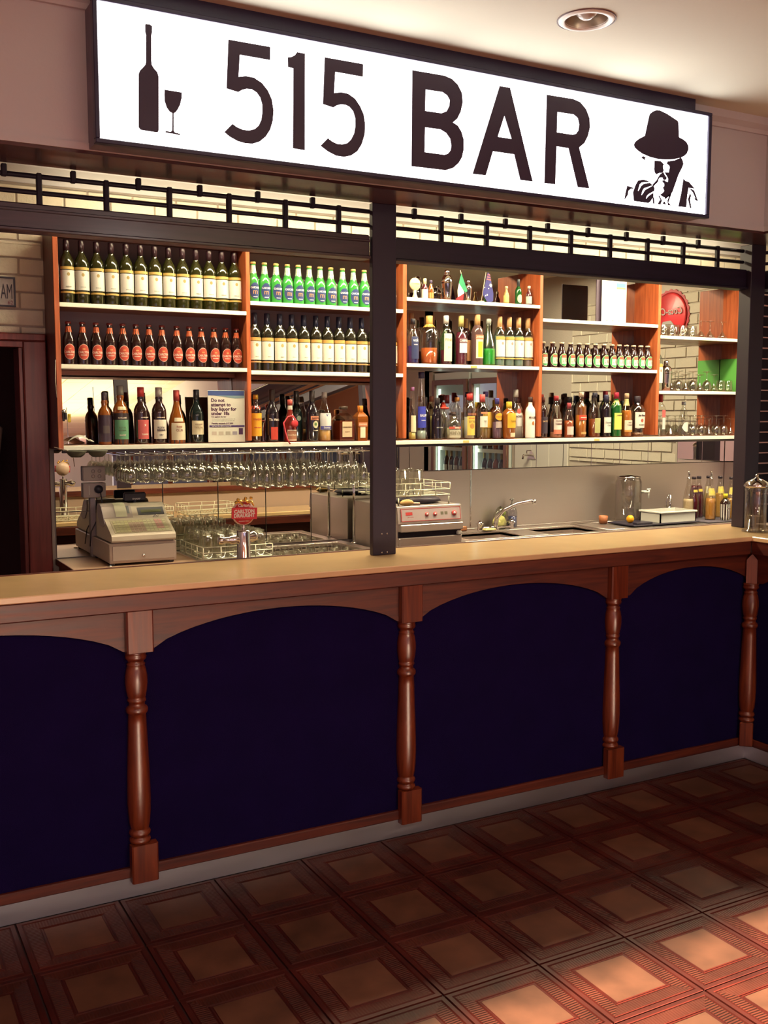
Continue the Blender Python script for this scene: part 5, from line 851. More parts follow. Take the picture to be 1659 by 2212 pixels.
# ================================================================ BACK COUNTER, SPLASHES
bc = thing('back_counter', (1.1, 2.0, 0), 'laminate back counter under the shelving carrying the cash register', 'counter')
def bo_(n, mb, m): o = mb.build(n, m, bc); o.location = (-1.1, -2.0, -0.0007); return o
bo_('worktop', MB().bbox(0.258, 0.905, 1.72, 2.29, 0.822, 0.850, 0.003), LAM2); bo_('steel_top', MB().bbox(0.906, 1.30, 1.72, 2.29, 0.822, 0.851, 0.002).bbox(1.30, 1.96, 1.72, 1.80, 0.822, 0.851, 0.002).bbox(1.30, 1.96, 2.22, 2.29, 0.822, 0.851, 0.002).bbox(1.90, 1.96, 1.80, 2.22, 0.822, 0.851, 0.002), STEELB)
bo_('trough', MB().box(1.30, 1.90, 1.80, 2.22, 0.60, 0.61).box(1.295, 1.30, 1.80, 2.22, 0.60, 0.83).box(1.90, 1.905, 1.80, 2.22, 0.60, 0.83).box(1.295, 1.905, 1.795, 1.80, 0.60, 0.83).box(1.295, 1.905, 2.22, 2.225, 0.60, 0.83), STEELB)
bo_('cupboard', MB().box(0.27, 1.29, 1.76, 2.29, 0.0, 0.822), WD_X); bo_('edge_trim', MB().bbox(0.252, 0.258, 1.715, 2.29, 0.82, 0.853, 0.001).bbox(0.258, 1.96, 1.712, 1.72, 0.82, 0.853, 0.002), WD_X)
ms = thing('mirror_splash', (1.3, 2.30, 0.852), 'tall mirror splash panes behind the back counter', 'mirror')
for a, b in ((0.262, 0.846), (0.850, 1.171), (1.175, 1.466), (1.470, 1.760), (1.764, 2.36)):
    MB().bbox(a - 1.3, b - 1.3, -0.006, 0, 0.002 if a > 0.3 else 0.25, 0.582, 0.001).build('mirror_pane', MIR, ms)
MB().bbox(0.262 - 1.3, 0.846 - 1.3, -0.006, 0, 0.002, 0.247, 0.001).build('mirror_pane', MIR, ms)
mt = thing('mirror_strip', (3.8, 2.30, 1.262), 'row of square mirror tiles above the steel splash', 'mirror')
xs_ = [2.362, 2.45, 2.66, 2.93, 3.20, 3.45, 3.68, 3.93, 4.19, 4.46, 4.75, 5.0, 5.232]
for a, b in zip(xs_[:-1], xs_[1:]): MB().bbox(a - 3.8, b - 3.8 - 0.003, -0.006, 0, 0, 0.172, 0.001).build('mirror_tile', MIR, mt)
MB().bbox(5.2335 - 3.8, 5.2395 - 3.8, -0.50, -0.008, 0, 0.172, 0.001).build('mirror_tile', MIR, mt)
ss = thing('steel_splash', (3.8, 2.30, 0.868), 'brushed steel splashback behind the sink bench', 'splashback')
MB().bbox(2.362 - 3.8, 2.912 - 3.8, -0.006, 0, 0, 0.390, 0.001).build('steel_sheet', STEEL, ss); MB().bbox(2.92 - 3.8, 5.232 - 3.8, -0.006, 0, 0, 0.390, 0.001).build('steel_sheet', STEEL, ss)
MB().bbox(2.912 - 3.8, 2.92 - 3.8, -0.009, 0, 0, 0.390, 0.001).build('joint_cover', CHROME, ss); MB().bbox(5.2335 - 3.8, 5.2395 - 3.8, -0.50, -0.008, 0, 0.390, 0.001).build('steel_sheet', STEEL, ss)
snk = thing('sink_bench', (3.8, 2.0, 0), 'long stainless steel sink bench on the back wall right of the post', 'sink bench')
def sk(n, mb, m): o = mb.build(n, m, snk); o.location = (-3.8, -2.0, -0.0007); return o
mb = MB(); zt, zl = 0.866, 0.846
for x0, x1, y0, y1 in ((2.50, 2.60, 1.72, 2.29), (3.02, 3.22, 1.72, 2.29), (3.62, 5.23, 1.72, 2.29), (2.60, 3.02, 1.72, 1.80), (2.60, 3.02, 2.10, 2.29), (3.22, 3.62, 1.72, 1.80), (3.22, 3.62, 2.10, 2.29)): mb.box(x0, x1, y0, y1, zl, zt)
mb.bbox(2.50, 5.23, 1.715, 1.728, 0.830, 0.872, 0.003).bbox(2.50, 5.23, 2.275, 2.288, zt, 0.874, 0.002); sk('bench_top', mb, STEELB)
for x0, x1 in ((2.60, 3.02), (3.22, 3.62)):
    sk('sink_bowl', MB().box(x0, x1, 1.80, 2.10, 0.68, 0.685).box(x0 - 0.003, x0, 1.80, 2.10, 0.68, 0.86).box(x1, x1 + 0.003, 1.80, 2.10, 0.68, 0.86).box(x0, x1, 1.797, 1.80, 0.68, 0.86).box(x0, x1, 2.10, 2.103, 0.68, 0.86), STEELB)
sk('raised_rim', MB().tube([(3.68, 1.80, 0.868), (4.05, 1.80, 0.868), (4.05, 2.2, 0.868), (3.68, 2.2, 0.868)], 0.004, 6, closed=True).tube([(2.58, 1.78, 0.868), (3.64, 1.78, 0.868), (3.64, 2.12, 0.868), (2.58, 2.12, 0.868)], 0.004, 6, closed=True), STEELB)
sk('cupboard', MB().box(2.52, 5.22, 1.76, 2.28, 0.0, 0.67).box(2.52, 5.22, 1.76, 1.79, 0.67, 0.846), mat('cupboard_grey', (0.25, 0.2, 0.2), 0.5))
# swan neck mixer
fx = thing('sink_mixer', (3.02, 2.151, 0.867), 'chrome sink mixer with long upswept spout and two lever taps', 'tap')
MB().lathe([(0.022, 0), (0.022, 0.008), (0.014, 0.016), (0.013, 0.05), (0.017, 0.055)], 18).tube([(0, 0, 0.04), (0.002, -0.01, 0.085), (0.035, -0.04, 0.135), (0.10, -0.085, 0.175), (0.175, -0.13, 0.195), (0.20, -0.145, 0.195)], [0.015, 0.014, 0.0125, 0.011, 0.010, 0.010], 12).build('spout', CHROME, fx)
MB().tube([(0.20, -0.145, 0.203), (0.201, -0.146, 0.175)], 0.013, 14).build('nozzle', CHROME, fx)
MB().tube([(-0.13, 0, 0.018), (0.13, 0, 0.018)], 0.010, 10).build('body_bar', CHROME, fx)
for s_ in (-1, 1):
    h = MB().lathe([(0.016, 0), (0.018, 0.012), (0.014, 0.03), (0.020, 0.038), (0.022, 0.052), (0.014, 0.062), (0.006, 0.068), (0.0, 0.07)], 14).xf(Matrix.Translation((s_ * 0.125, 0, 0)))
    for a in range(4): h.tube([(s_ * 0.125, 0, 0.048), (s_ * 0.125 + 0.028 * cos(a * pi / 2 + .4), 0.028 * sin(a * pi / 2 + .4), 0.048)], 0.005, 6)
    h.build('tap_handle', CHROME, fx)
so_ = thing('soap_pump_bottle', (3.218, 2.245, 0.867), 'clear soap bottle with white pump behind the sink mixer', 'soap dispenser')
MB().lathe([(0.030, 0), (0.034, 0.005), (0.034, 0.10), (0.026, 0.125), (0.016, 0.135)], 18).build('bottle_body', glassy('soap_clear', (0.75, 0.75, 0.8)), so_)
MB().lathe([(0.02, 0.132), (0.020, 0.150), (0.010, 0.158), (0.006, 0.165), (0.006, 0.185), (0.012, 0.188), (0.012, 0.194), (0.0, 0.195)], 14).tube([(0, 0, 0.190), (-0.025, -0.012, 0.188)], 0.005, 8).build('pump_head', WHITE, so_)
MB().lathe([(0.028, 0.004), (0.031, 0.008), (0.031, 0.075), (0.0, 0.076)], 16).build('liquid', liq((0.10, 0.12, 0.25)), so_)
sg1 = thing('scourer_bag', (3.080, 2.225, 0.867), 'crumpled clear bag with yellow cloths and green scourer beside the mixer', 'sponge bag')
def blob(cx, cz, rx, ry, rz_, m, nm, par, cy=0, seed=1):
    rr = random.Random(seed); n = 14; vs = []; fs = []; K = 8
    for j in range(K + 1):
        t = pi * j / K
        for i in range(n): a = 2 * pi * i / n; f = 1 + rr.uniform(-0.10, 0.10); vs.append((cx + rx * f * sin(t) * cos(a), cy + ry * f * sin(t) * sin(a), max(0.001, cz + rz_ * f * cos(t))))
    for j in range(K):
        for i in range(n): i2 = (i + 1) % n; fs.append((j * n + i, j * n + i2, (j + 1) * n + i2, (j + 1) * n + i))
    return MB().add(vs, fs, 0, True).build(nm, m, par)
blob(0.02, 0.04, 0.052, 0.03, 0.048, colm((0.80, 0.74, 0.22)), 'yellow_cloth', sg1, 0, 3); blob(0.045, 0.105, 0.022, 0.018, 0.026, colm((0.45, 0.62, 0.06)), 'green_scourer', sg1, 0, 5); blob(0.03, 0.07, 0.06, 0.034, 0.072, glassy('thin_plastic', (0.85, 0.85, 0.75), 0.15, 0.05), 'clear_bag', sg1, 0, 8); MB().bbox(-0.03, 0.05, -0.035, -0.005, 0.0, 0.016, 0.005).build('black_pad', DARKP, sg1)
sp = thing('yellow_sponge', (2.935, 2.10, 0.874), 'flat yellow sponge cloth on the sink edge left of the mixer spout', 'sponge'); MB().bbox(-0.045, 0.045, -0.02, 0.02, 0, 0.014, 0.005).build('sponge_block', colm((0.80, 0.66, 0.22)), sp)
wb_ = thing('timber_board', (2.70, 2.235, 0.867), 'short reddish timber board lying against the steel splash', 'board'); MB().bbox(-0.16, 0.14, -0.02, 0.02, 0, 0.028, 0.003).build('board', colm((0.42, 0.13, 0.05)), wb_)
# glass washer
gw = thing('glass_washer', (2.24, 1.68, 0.40), 'stainless undercounter glass washer with red lettered control panel', 'glass washer')
MB().bbox(-0.215, 0.215, 0.02, 0.58, 0.0, 0.700, 0.004).build('cabinet', STEEL, gw)
MB().prismx([(0.02, 0.602), (0.0, 0.604), (0.016, 0.697), (0.03, 0.700)], -0.215, 0.215).build('control_fascia', STEEL, gw)
cp = MB(); cp.add([(-0.195, -0.001, 0.616), (0.205, -0.001, 0.616), (0.205, 0.0125, 0.688), (-0.195, 0.0125, 0.688)], [(0, 1, 2, 3)]); q = cp.build('control_panel', colm((0.62, 0.50, 0.50), 0.35), gw)
redp = colm((0.70, 0.06, 0.06), 0.4)
def onf(a, b, z0, z1, m, nm, off=0.0006):
    f = lambda z: (z - 0.616) / 0.072 * 0.0135 - 0.001 - off
    MB().add([(a, f(z0), z0), (b, f(z0), z0), (b, f(z1), z1), (a, f(z1), z1)], [(0, 1, 2, 3)]).build(nm, m, gw)
for a, b, z0, z1 in ((-0.195, 0.205, 0.616, 0.619), (-0.195, 0.205, 0.685, 0.688), (-0.195, -0.191, 0.616, 0.688), (0.201, 0.205, 0.616, 0.688)): onf(a, b, z0, z1, redp, 'red_border')
onf(-0.165, -0.12, 0.650, 0.668, redp, 'red_badge'); link('small_lettering', text_mesh('glass washer', 0.008, redp, 0.0003), gw, (-0.135, -0.001, 0.640))
for x in (-0.025, 0.030, 0.160):
    rr_ = 0.0125 if x < 0.1 else 0.016
    MB().lathe([(0, -0.001), (rr_, -0.001), (rr_, 0.002), (rr_ * 0.6, 0.004), (0, 0.004)], 18).xf(Matrix.Translation((x, 0.004, 0.652)) @ Matrix.Rotation(pi / 2 - 0.18, 4, 'X')).build('round_button', redp, gw)
    MB().lathe([(0, 0.0045), (rr_ * 0.5, 0.0045), (rr_ * 0.5, 0.005), (0, 0.005)], 12).xf(Matrix.Translation((x, 0.0035, 0.652)) @ Matrix.Rotation(pi / 2 - 0.18, 4, 'X')).build('button_mark', colm((0.85, 0.7, 0.7)), gw)
for x in (0.068, 0.095): onf(x, x + 0.020, 0.645, 0.663, colm((0.2, 0.18, 0.12)), 'switch')
MB().bbox(-0.205, 0.215, -0.012, 0.02, 0.555, 0.598, 0.004).build('door_handle_lip', STEEL, gw)
MB().box(-0.208, 0.212, 0.012, 0.02, 0.522, 0.555).build('dark_gap', BLACK, gw)
MB().bbox(-0.208, 0.212, -0.002, 0.02, 0.03, 0.522, 0.004).build('door_panel', STEEL, gw)
MB().bbox(0.175, 0.212, -0.01, 0.012, 0.520, 0.548, 0.008).build('white_corner', WHITE, gw)
wst = thing('washer_stand', (2.24, 1.70, 0.0), 'low steel stand carrying the glass washer', 'stand')
MB().bbox(-0.2, 0.2, 0.02, 0.55, 0.36, 0.40, 0.003).build('stand_top', STEEL, wst)
for sx in (-0.18, 0.18):
    for sy in (0.05, 0.52): MB().bbox(sx - 0.015, sx + 0.015, sy - 0.015, sy + 0.015, 0, 0.36, 0.002).build('leg', STEEL, wst)
# ---- wire glass baskets
def basket(loc, w_, d_, lab, rz=0, h=0.075, tilt=0, group=None):
    t = thing('wire_basket', loc, lab, 'wire basket', group, rz); r = 0.0028
    for nm, z, rr in (('lower_hoop', 0.012, 0.0035), ('middle_hoop', 0.045, r), ('upper_hoop', h, r)):
        MB().tube([(-w_ / 2, -d_ / 2, z), (w_ / 2, -d_ / 2, z), (w_ / 2, d_ / 2, z), (-w_ / 2, d_ / 2, z)], rr, 6, closed=True).build(nm, WIRE, t)
    mb = MB()
    um = MB().tube([(0, 0, 0.004), (0, 0, h)], r, 6).mesh('upright', WIRE)
    for i in range(5):
        x = -w_ / 2 + w_ * i / 4
        for y in (-d_ / 2, d_ / 2): link('upright', um, t, (x, y, 0))
    for i in range(1, 4):
        y = -d_ / 2 + d_ * i / 4
        for x in (-w_ / 2, w_ / 2): link('upright', um, t, (x, y, 0))
    mb = MB()
    for i in range(15): x = -w_ / 2 + w_ * (i + 0.5) / 15; mb.tube([(x, -d_ / 2, 0.008), (x, d_ / 2, 0.008)], 0.0018, 5)
    for i in range(5): y = -d_ / 2 + d_ * (i + 0.5) / 5; mb.tube([(-w_ / 2, y, 0.005), (w_ / 2, y, 0.005)], 0.0022, 5)
    mb.build('base_grid', WIRE, t); return t
basket((1.105, 1.985, 0.852), 0.39, 0.40, 'cream wire basket full of upturned beer glasses on the back counter')
def mk_glass(nm, prof_, m, label, cat, loc, group=None, n=18): t = thing(nm, loc, label, cat, group); MB().lathe(prof_, n, caps=False).build('glass_wall', m, t); return t
PINT = [(0.0, 0.136), (0.026, 0.136), (0.0265, 0.140), (0.0285, 0.10), (0.033, 0.06), (0.0365, 0.0), (0.0345, 0.0), (0.031, 0.06), (0.026, 0.115), (0.024, 0.128), (0.0, 0.128)]
RW = ['front', 'second', 'middle', 'fourth', 'back']
g0 = None
for j in range(5):
    for i in range(5):
        lab = 'upturned beer glass, ' + ORD[i] + ' from the left in the ' + RW[j] + ' row of the counter basket'
        x, y, z = 0.950 + i * 0.0735 + (0.008 if j % 2 else 0), 1.83 + j * 0.078, 0.863
        if g0 is None: g0 = mk_glass('beer_glass', PINT, GLASS, lab, 'glass', (x, y, z), 'upturned beer glasses in the counter basket')
        else: copy_thing(g0, (x, y, z), lab)
for j in range(3):
    for i in range(7):
        c = copy_thing(g0, (1.345 + i * 0.083, 1.86 + j * 0.13, 0.6105 + 0.0995), 'beer glass standing low in the steel trough, ' + ORD[i] + ' from the left, ' + ['front', 'middle', 'back'][j] + ' row'); c['group'] = 'beer glasses in the trough'
tr_ = thing('trough_tray', (1.6, 1.99, 0.6105), 'flat wire tray raising the glasses inside the steel trough', 'tray'); MB().bbox(-0.28, 0.29, -0.18, 0.19, 0.0, 0.098, 0.003).build('tray', STEEL, tr_)
basket((2.20, 1.93, 1.145), 0.40, 0.40, 'cream wire basket with glasses on top of the glass washer', h=0.082)
brd = thing('washer_top_clutter', (2.24, 1.93, 1.101), 'dark folded cloth under the basket on the glass washer', 'cloth'); blob(0.03, 0.018, 0.17, 0.15, 0.026, colm((0.04, 0.03, 0.05)), 'folded_cloth', brd, 0, 11)
MB().tube([(-0.17, -0.17, 0.0), (-0.17, -0.17, 0.043)], 0.004).tube([(0.17, -0.17, 0.0), (0.17, -0.17, 0.043)], 0.004).tube([(0.17, 0.17, 0.0), (0.17, 0.17, 0.043)], 0.004).tube([(-0.17, 0.17, 0.0), (-0.17, 0.17, 0.043)], 0.004).build('support_feet', WIRE, brd)
st_ = thing('paint_brush', (2.085, 1.725, 1.101), 'tan pastry brush lying on the glass washer edge', 'brush'); blob(0.02, 0.018, 0.045, 0.02, 0.020, colm((0.70, 0.42, 0.12)), 'bristles', st_, 0, 4); MB().tube([(0.05, 0, 0.014), (0.10, -0.01, 0.010)], 0.008, 8).build('handle', colm((0.6, 0.4, 0.25)), st_)
for i, (x, y) in enumerate(((2.055, 1.80), (2.05, 1.93), (2.14, 1.82), (2.15, 1.95), (2.23, 1.81), (2.24, 1.94), (2.09, 2.06), (2.20, 2.07))):
    mk_glass('highball_glass', [(0.0, 0.150), (0.027, 0.150), (0.029, 0.146), (0.033, 0.0), (0.031, 0.0), (0.027, 0.142), (0.0, 0.142)], GLASS, 'upturned highball glass, ' + ORD[i] + ' in the basket on the washer', 'glass', (x, y, 1.155), 'highball glasses on the washer')
for i, (x, w_) in enumerate(((-0.1, 0.42), (0.42, 0.42), (0.94, 0.42), (1.45, 0.40))):
    basket((x + 0.2, 0.69, 0.891), w_, 0.27, 'empty cream wire basket on the serving bench, ' + ORD[i] + ' from the left', group='empty baskets on the serving bench')
# ---- hanging glasses
gr_ = thing('hanging_glass_rack', (1.25, 2.0, 1.438), 'chrome rack under the bottom shelf holding upturned stemware', 'glass rack')
for k in range(20): MB().bbox(-0.73 + k * 0.0745 - 0.009, -0.73 + k * 0.0745 + 0.009, -0.20, 0.26, -0.022, -0.018, 0.001).tube([(-0.73 + k * 0.0745, -0.19, -0.018), (-0.73 + k * 0.0745, -0.19, 0.0)], 0.003, 6).tube([(-0.73 + k * 0.0745, 0.2, -0.018), (-0.73 + k * 0.0745, 0.2, 0.0)], 0.003, 6).build('rail', CHROME, gr_)
MB().tube([(-0.76, -0.20, -0.0195), (0.72, -0.20, -0.0195)], 0.0035, 6).tube([(-0.76, 0.22, -0.012), (0.72, 0.22, -0.012)], 0.0035, 6).build('cross_bar', CHROME, gr_)
WINEG = [(0.0, 0.0), (0.033, -0.001), (0.032, -0.003), (0.006, -0.007), (0.0035, -0.014), (0.0033, -0.055), (0.005, -0.063), (0.015, -0.070), (0.027, -0.082), (0.033, -0.102), (0.032, -0.125), (0.028, -0.145), (0.027, -0.145), (0.031, -0.124), (0.032, -0.102), (0.026, -0.084), (0.014, -0.073), (0.0, -0.070)]
FLUTE = [(0.0, 0.0), (0.031, -0.001), (0.030, -0.003), (0.006, -0.007), (0.0035, -0.014), (0.0033, -0.058), (0.006, -0.070), (0.014, -0.084), (0.022, -0.105), (0.027, -0.140), (0.027, -0.165), (0.0245, -0.195), (0.0235, -0.195), (0.026, -0.165), (0.026, -0.140), (0.021, -0.107), (0.012, -0.088), (0.0, -0.082)]
w0 = f0 = None
for i in range(19):
    for j in range(4):
        x = 1.25 - 0.693 + i * 0.0745; y = 1.865 + j * 0.098 + random.uniform(-.006, .006); z = 1.438 - 0.0172
        if i < 9:
            if i == 0 and j > 2: continue
            lab = 'stemmed wine glass hanging upside down, ' + ORD[i] + ' rack slot from the left, ' + ['front', 'second', 'third', 'back'][j]
            if w0 is None: w0 = mk_glass('wine_glass', WINEG, GLASSK, lab, 'glass', (x, y, z), 'wine glasses hanging under the shelf', 16)
            else: copy_thing(w0, (x, y, z), lab)
        else:
            lab = 'champagne flute hanging upside down, ' + ORD[i] + ' rack slot from the left, ' + ['front', 'second', 'third', 'back'][j]
            if f0 is None: f0 = mk_glass('champagne_flute', FLUTE, GLASSK, lab, 'glass', (x, y, z), 'flutes hanging under the shelf', 16)
            else: copy_thing(f0, (x, y, z), lab)
# support pipe at the right end of the glass rack
pp_ = thing('support_pipe', (1.965, 2.12, 0.852), 'thin steel pipe between back counter and shelving left of the post', 'pipe'); MB().tube([(0, 0, 0), (0, 0, 0.588)], 0.008, 12).lathe([(0.018, 0), (0.018, 0.004), (0.009, 0.008)], 14).build('pipe', CHROME, pp_)
# dishes fixed under the left end of the shelf
for i, x in enumerate((0.318, 0.425)):
    d_ = thing('hanging_dish', (x, 2.0, 1.441), ('left' if i == 0 else 'right') + ' shallow dark dish fixed under the left end of the shelf', 'dish'); MB().lathe([(0.0, -0.034), (0.025, -0.034), (0.040, -0.022), (0.052, -0.0035), (0.052, -0.001), (0.0, -0.001)], 20).build('dish_shell', mat('dish_green_grey', (0.10, 0.10, 0.07), 0.4), d_)
wv = thing('loose_cable', (0.22, 2.03, 1.44), 'thin pale cable running along the shelving side panel', 'cable'); MB().tube([(0.014, -0.01, 0.46), (0.010, -0.01, 0.36), (0.014, -0.012, 0.27)], 0.0018, 6).tube([(-0.01, -0.03, 0.02), (0.05, -0.05, 0.004), (0.08, -0.04, -0.03), (0.09, -0.02, -0.08)], 0.002, 6).build('cable', colm((0.6, 0.5, 0.4)), wv)
ky = thing('key_bunch', (0.268, 2.036, 1.64), 'bunch of keys with yellow tag hanging on the shelving side', 'keys')
MB().lathe([(0.006, 0), (0.011, 0.003), (0.011, 0.012), (0, 0.016)], 12).xf(Matrix.Rotation(pi / 2, 4, 'X')).build('lock_knob', CHROME, ky); MB().bbox(0.018, 0.034, -0.012, -0.008, -0.055, -0.012, 0.003).build('yellow_tag', colm((0.80, 0.62, 0.05)), ky); MB().bbox(-0.008, 0.004, -0.010, -0.008, -0.05, -0.008, 0.002).bbox(0.004, 0.014, -0.012, -0.010, -0.042, -0.006, 0.002).build('key', BLACK, ky)
# ---- power points on the mirror splash
def outlet(z, lab, kind):
    t = thing('power_outlet', (0.465, 2.292, z), lab, 'power outlet'); MB().bbox(-0.060, 0.060, -0.030, 0, -0.040, 0.040, 0.004).build('box', mat('outlet_grey', (0.52, 0.44, 0.40), 0.5), t)
    if kind:
        for x in (-0.017, 0.017):
            for zz in (-0.014, 0.014): MB().lathe([(0.0, 0), (0.009, 0), (0.010, 0.002), (0.006, 0.004), (0, 0.004)], 14).xf(Matrix.Translation((x + 0.01, -0.030, zz)) @ Matrix.Rotation(pi / 2, 4, 'X')).build('round_button', mat('outlet_grey2', (0.45, 0.37, 0.34), 0.4), t)
    else:
        MB().lathe([(0.0, 0), (0.022, 0), (0.022, 0.02), (0.018, 0.030), (0, 0.030)], 20).xf(Matrix.Translation((0.018, -0.030, 0.006)) @ Matrix.Rotation(pi / 2, 4, 'X')).build('black_plug', DARKP, t)
        MB().box(-0.032, -0.028, -0.0315, -0.030, -0.024, 0.026).build('white_switch', WHITE, t); MB().tube([(0.025, -0.055, -0.012), (0.03, -0.06, -0.06), (0.02, -0.05, -0.13), (-0.03, -0.05, -0.22), (-0.04, -0.06, -0.30)], 0.003, 6).build('power_cord', DARKP, t)
    return t
outlet(1.305, 'upper grey box with four round buttons above the register', 1); outlet(1.215, 'lower grey power box with a black plug above the register', 0)
du = thing('cable_duct', (0.455, 2.29, 0.852), 'narrow dark upright cable duct behind the register', 'duct'); MB().bbox(-0.014, 0.014, -0.022, 0, 0, 0.32, 0.002).build('duct', GREYP, du)
# ---- cash register
cr = thing('cash_register', (0.445, 1.885, 0.850), 'cream electronic cash register on its drawer base', 'cash register')
MB().bbox(0.0, 0.352, 0.0, 0.385, 0.012, 0.116, 0.004).build('drawer_case', mat('register_taupe', (0.46, 0.38, 0.34), 0.5), cr)
MB().bbox(0.016, 0.340, -0.004, 0.004, 0.024, 0.102, 0.002).build('drawer_front', mat('register_taupe', (0, 0, 0)), cr)
MB().lathe([(0, 0), (0.009, 0), (0.009, 0.006), (0.006, 0.010), (0, 0.010)], 14).xf(Matrix.Translation((0.175, -0.004, 0.047)) @ Matrix.Rotation(pi / 2, 4, 'X')).build('drawer_lock', CHROME, cr)
for x in (0.02, 0.33):
    for y in (0.03, 0.35): MB().bbox(x - 0.012, x + 0.012, y - 0.012, y + 0.012, 0, 0.012, 0.002).build('rubber_foot', DARKP, cr)
MB().prismx([(-0.006, 0.122), (-0.010, 0.130), (-0.008, 0.152), (0.002, 0.160), (0.135, 0.226), (0.15, 0.232), (0.20, 0.285), (0.225, 0.298), (0.285, 0.298), (0.31, 0.285), (0.33, 0.20), (0.33, 0.122)], 0.012, 0.348).build('upper_case', CREAM, cr)
MB().bbox(0.02, 0.342, 0.01, 0.31, 0.114, 0.124, 0.003).build('plinth_gap', mat('register_taupe', (0, 0, 0)), cr)
MB().prismx([(0.12, 0.206), (0.135, 0.195), (0.17, 0.185), (0.23, 0.195), (0.27, 0.23), (0.285, 0.265), (0.28, 0.299), (0.222, 0.300), (0.195, 0.286), (0.148, 0.234)], 0.0085, 0.0125).build('grey_side_cheek', GREYP, cr)
MB().prismx([(0.148, 0.231), (0.150, 0.236), (0.199, 0.289), (0.224, 0.3015), (0.286, 0.3015), (0.286, 0.296)], 0.012, 0.165).build('printer_cover', mat('register_printer', (0.52, 0.44, 0.40), 0.45), cr)
def slope(y0, z0, y1, z1, x0, x1, off, m, nm, par=None):
    d = Vector((0, y1 - y0, z1 - z0)).normalized(); nrm = Vector((0, -d.z, d.y)) * off
    vs = [Vector((x0, y0, z0)) + nrm, Vector((x1, y0, z0)) + nrm, Vector((x1, y1, z1)) + nrm, Vector((x0, y1, z1)) + nrm]
    vs += [v - nrm * 0.9 for v in vs]
    return MB().add(vs, [(0, 1, 2, 3), (4, 7, 6, 5), (0, 4, 5, 1), (1, 5, 6, 2), (2, 6, 7, 3), (3, 7, 4, 0)]).build(nm, m, par or cr)
overlay = slope(0.012, 0.165, 0.125, 0.221, 0.035, 0.335, 0.002, colm((0.66, 0.58, 0.34), 0.4), 'key_overlay')
kc = [(0.70, 0.66, 0.36), (0.64, 0.52, 0.30), (0.70, 0.68, 0.44), (0.66, 0.62, 0.36), (0.55, 0.40, 0.26)]
for j in range(5):
    for i in range(14):
        c = (0.72, 0.40, 0.30) if i in (11, 12) and j > 0 else kc[0 if i in (3,) else (4 if 3 < i < 8 and j < 4 else (2 if i > 7 else 3))]
        y0 = 0.018 + j * 0.0205; z0 = 0.165 + (y0 - 0.012) * 0.4956
        slope(y0, z0, y0 + 0.017, z0 + 0.0084, 0.045 + i * 0.0200, 0.045 + i * 0.0200 + 0.0165, 0.0035, colm(c, 0.4), 'key', overlay)
bezel = slope(0.158, 0.2406, 0.192, 0.2765, 0.196, 0.336, 0.003, DARKP, 'display_bezel'); slope(0.168, 0.2512, 0.180, 0.2639, 0.212, 0.322, 0.0042, colm((0.10, 0.11, 0.03), 0.2), 'display_window', bezel)
mb = MB(); pts = [(0.145, 0.2375), (0.17, 0.266), (0.198, 0.294), (0.222, 0.3045), (0.25, 0.305)]
vs = [];
for y, z in pts: vs += [(0.075, y, z), (0.135, y, z)]
mb.add(vs, [(2 * i, 2 * i + 1, 2 * i + 3, 2 * i + 2) for i in range(4)]); mb.build('paper_roll_tail', colm((0.86, 0.85, 0.62), 0.6), cr)
MB().prismx([(0.160, 0.246), (0.195, 0.290), (0.200, 0.288), (0.165, 0.246)], 0.140, 0.152).build('paper_slot', DARKP, cr)
MB().tube([(0.268, 0.135, 0.229), (0.282, 0.135, 0.240), (0.296, 0.132, 0.233)], 0.004, 6).lathe([(0.012, 0), (0.012, 0.004), (0, 0.004)], 12).xf(Matrix.Identity(4)).build('mode_key', CHROME, cr)
MB().bbox(0.155, 0.275, 0.290, 0.312, 0.305, 0.352, 0.006).build('customer_display', DARKP, cr); MB().tube([(0.215, 0.30, 0.29), (0.215, 0.30, 0.31)], 0.010, 10).build('display_neck', DARKP, cr)
link('lettering', text_mesh('SHARP', 0.012, colm((0.75, 0.75, 0.75)), 0.0003, 0.0004, sx=1.25), cr, (0.222, 0.289, 0.317))
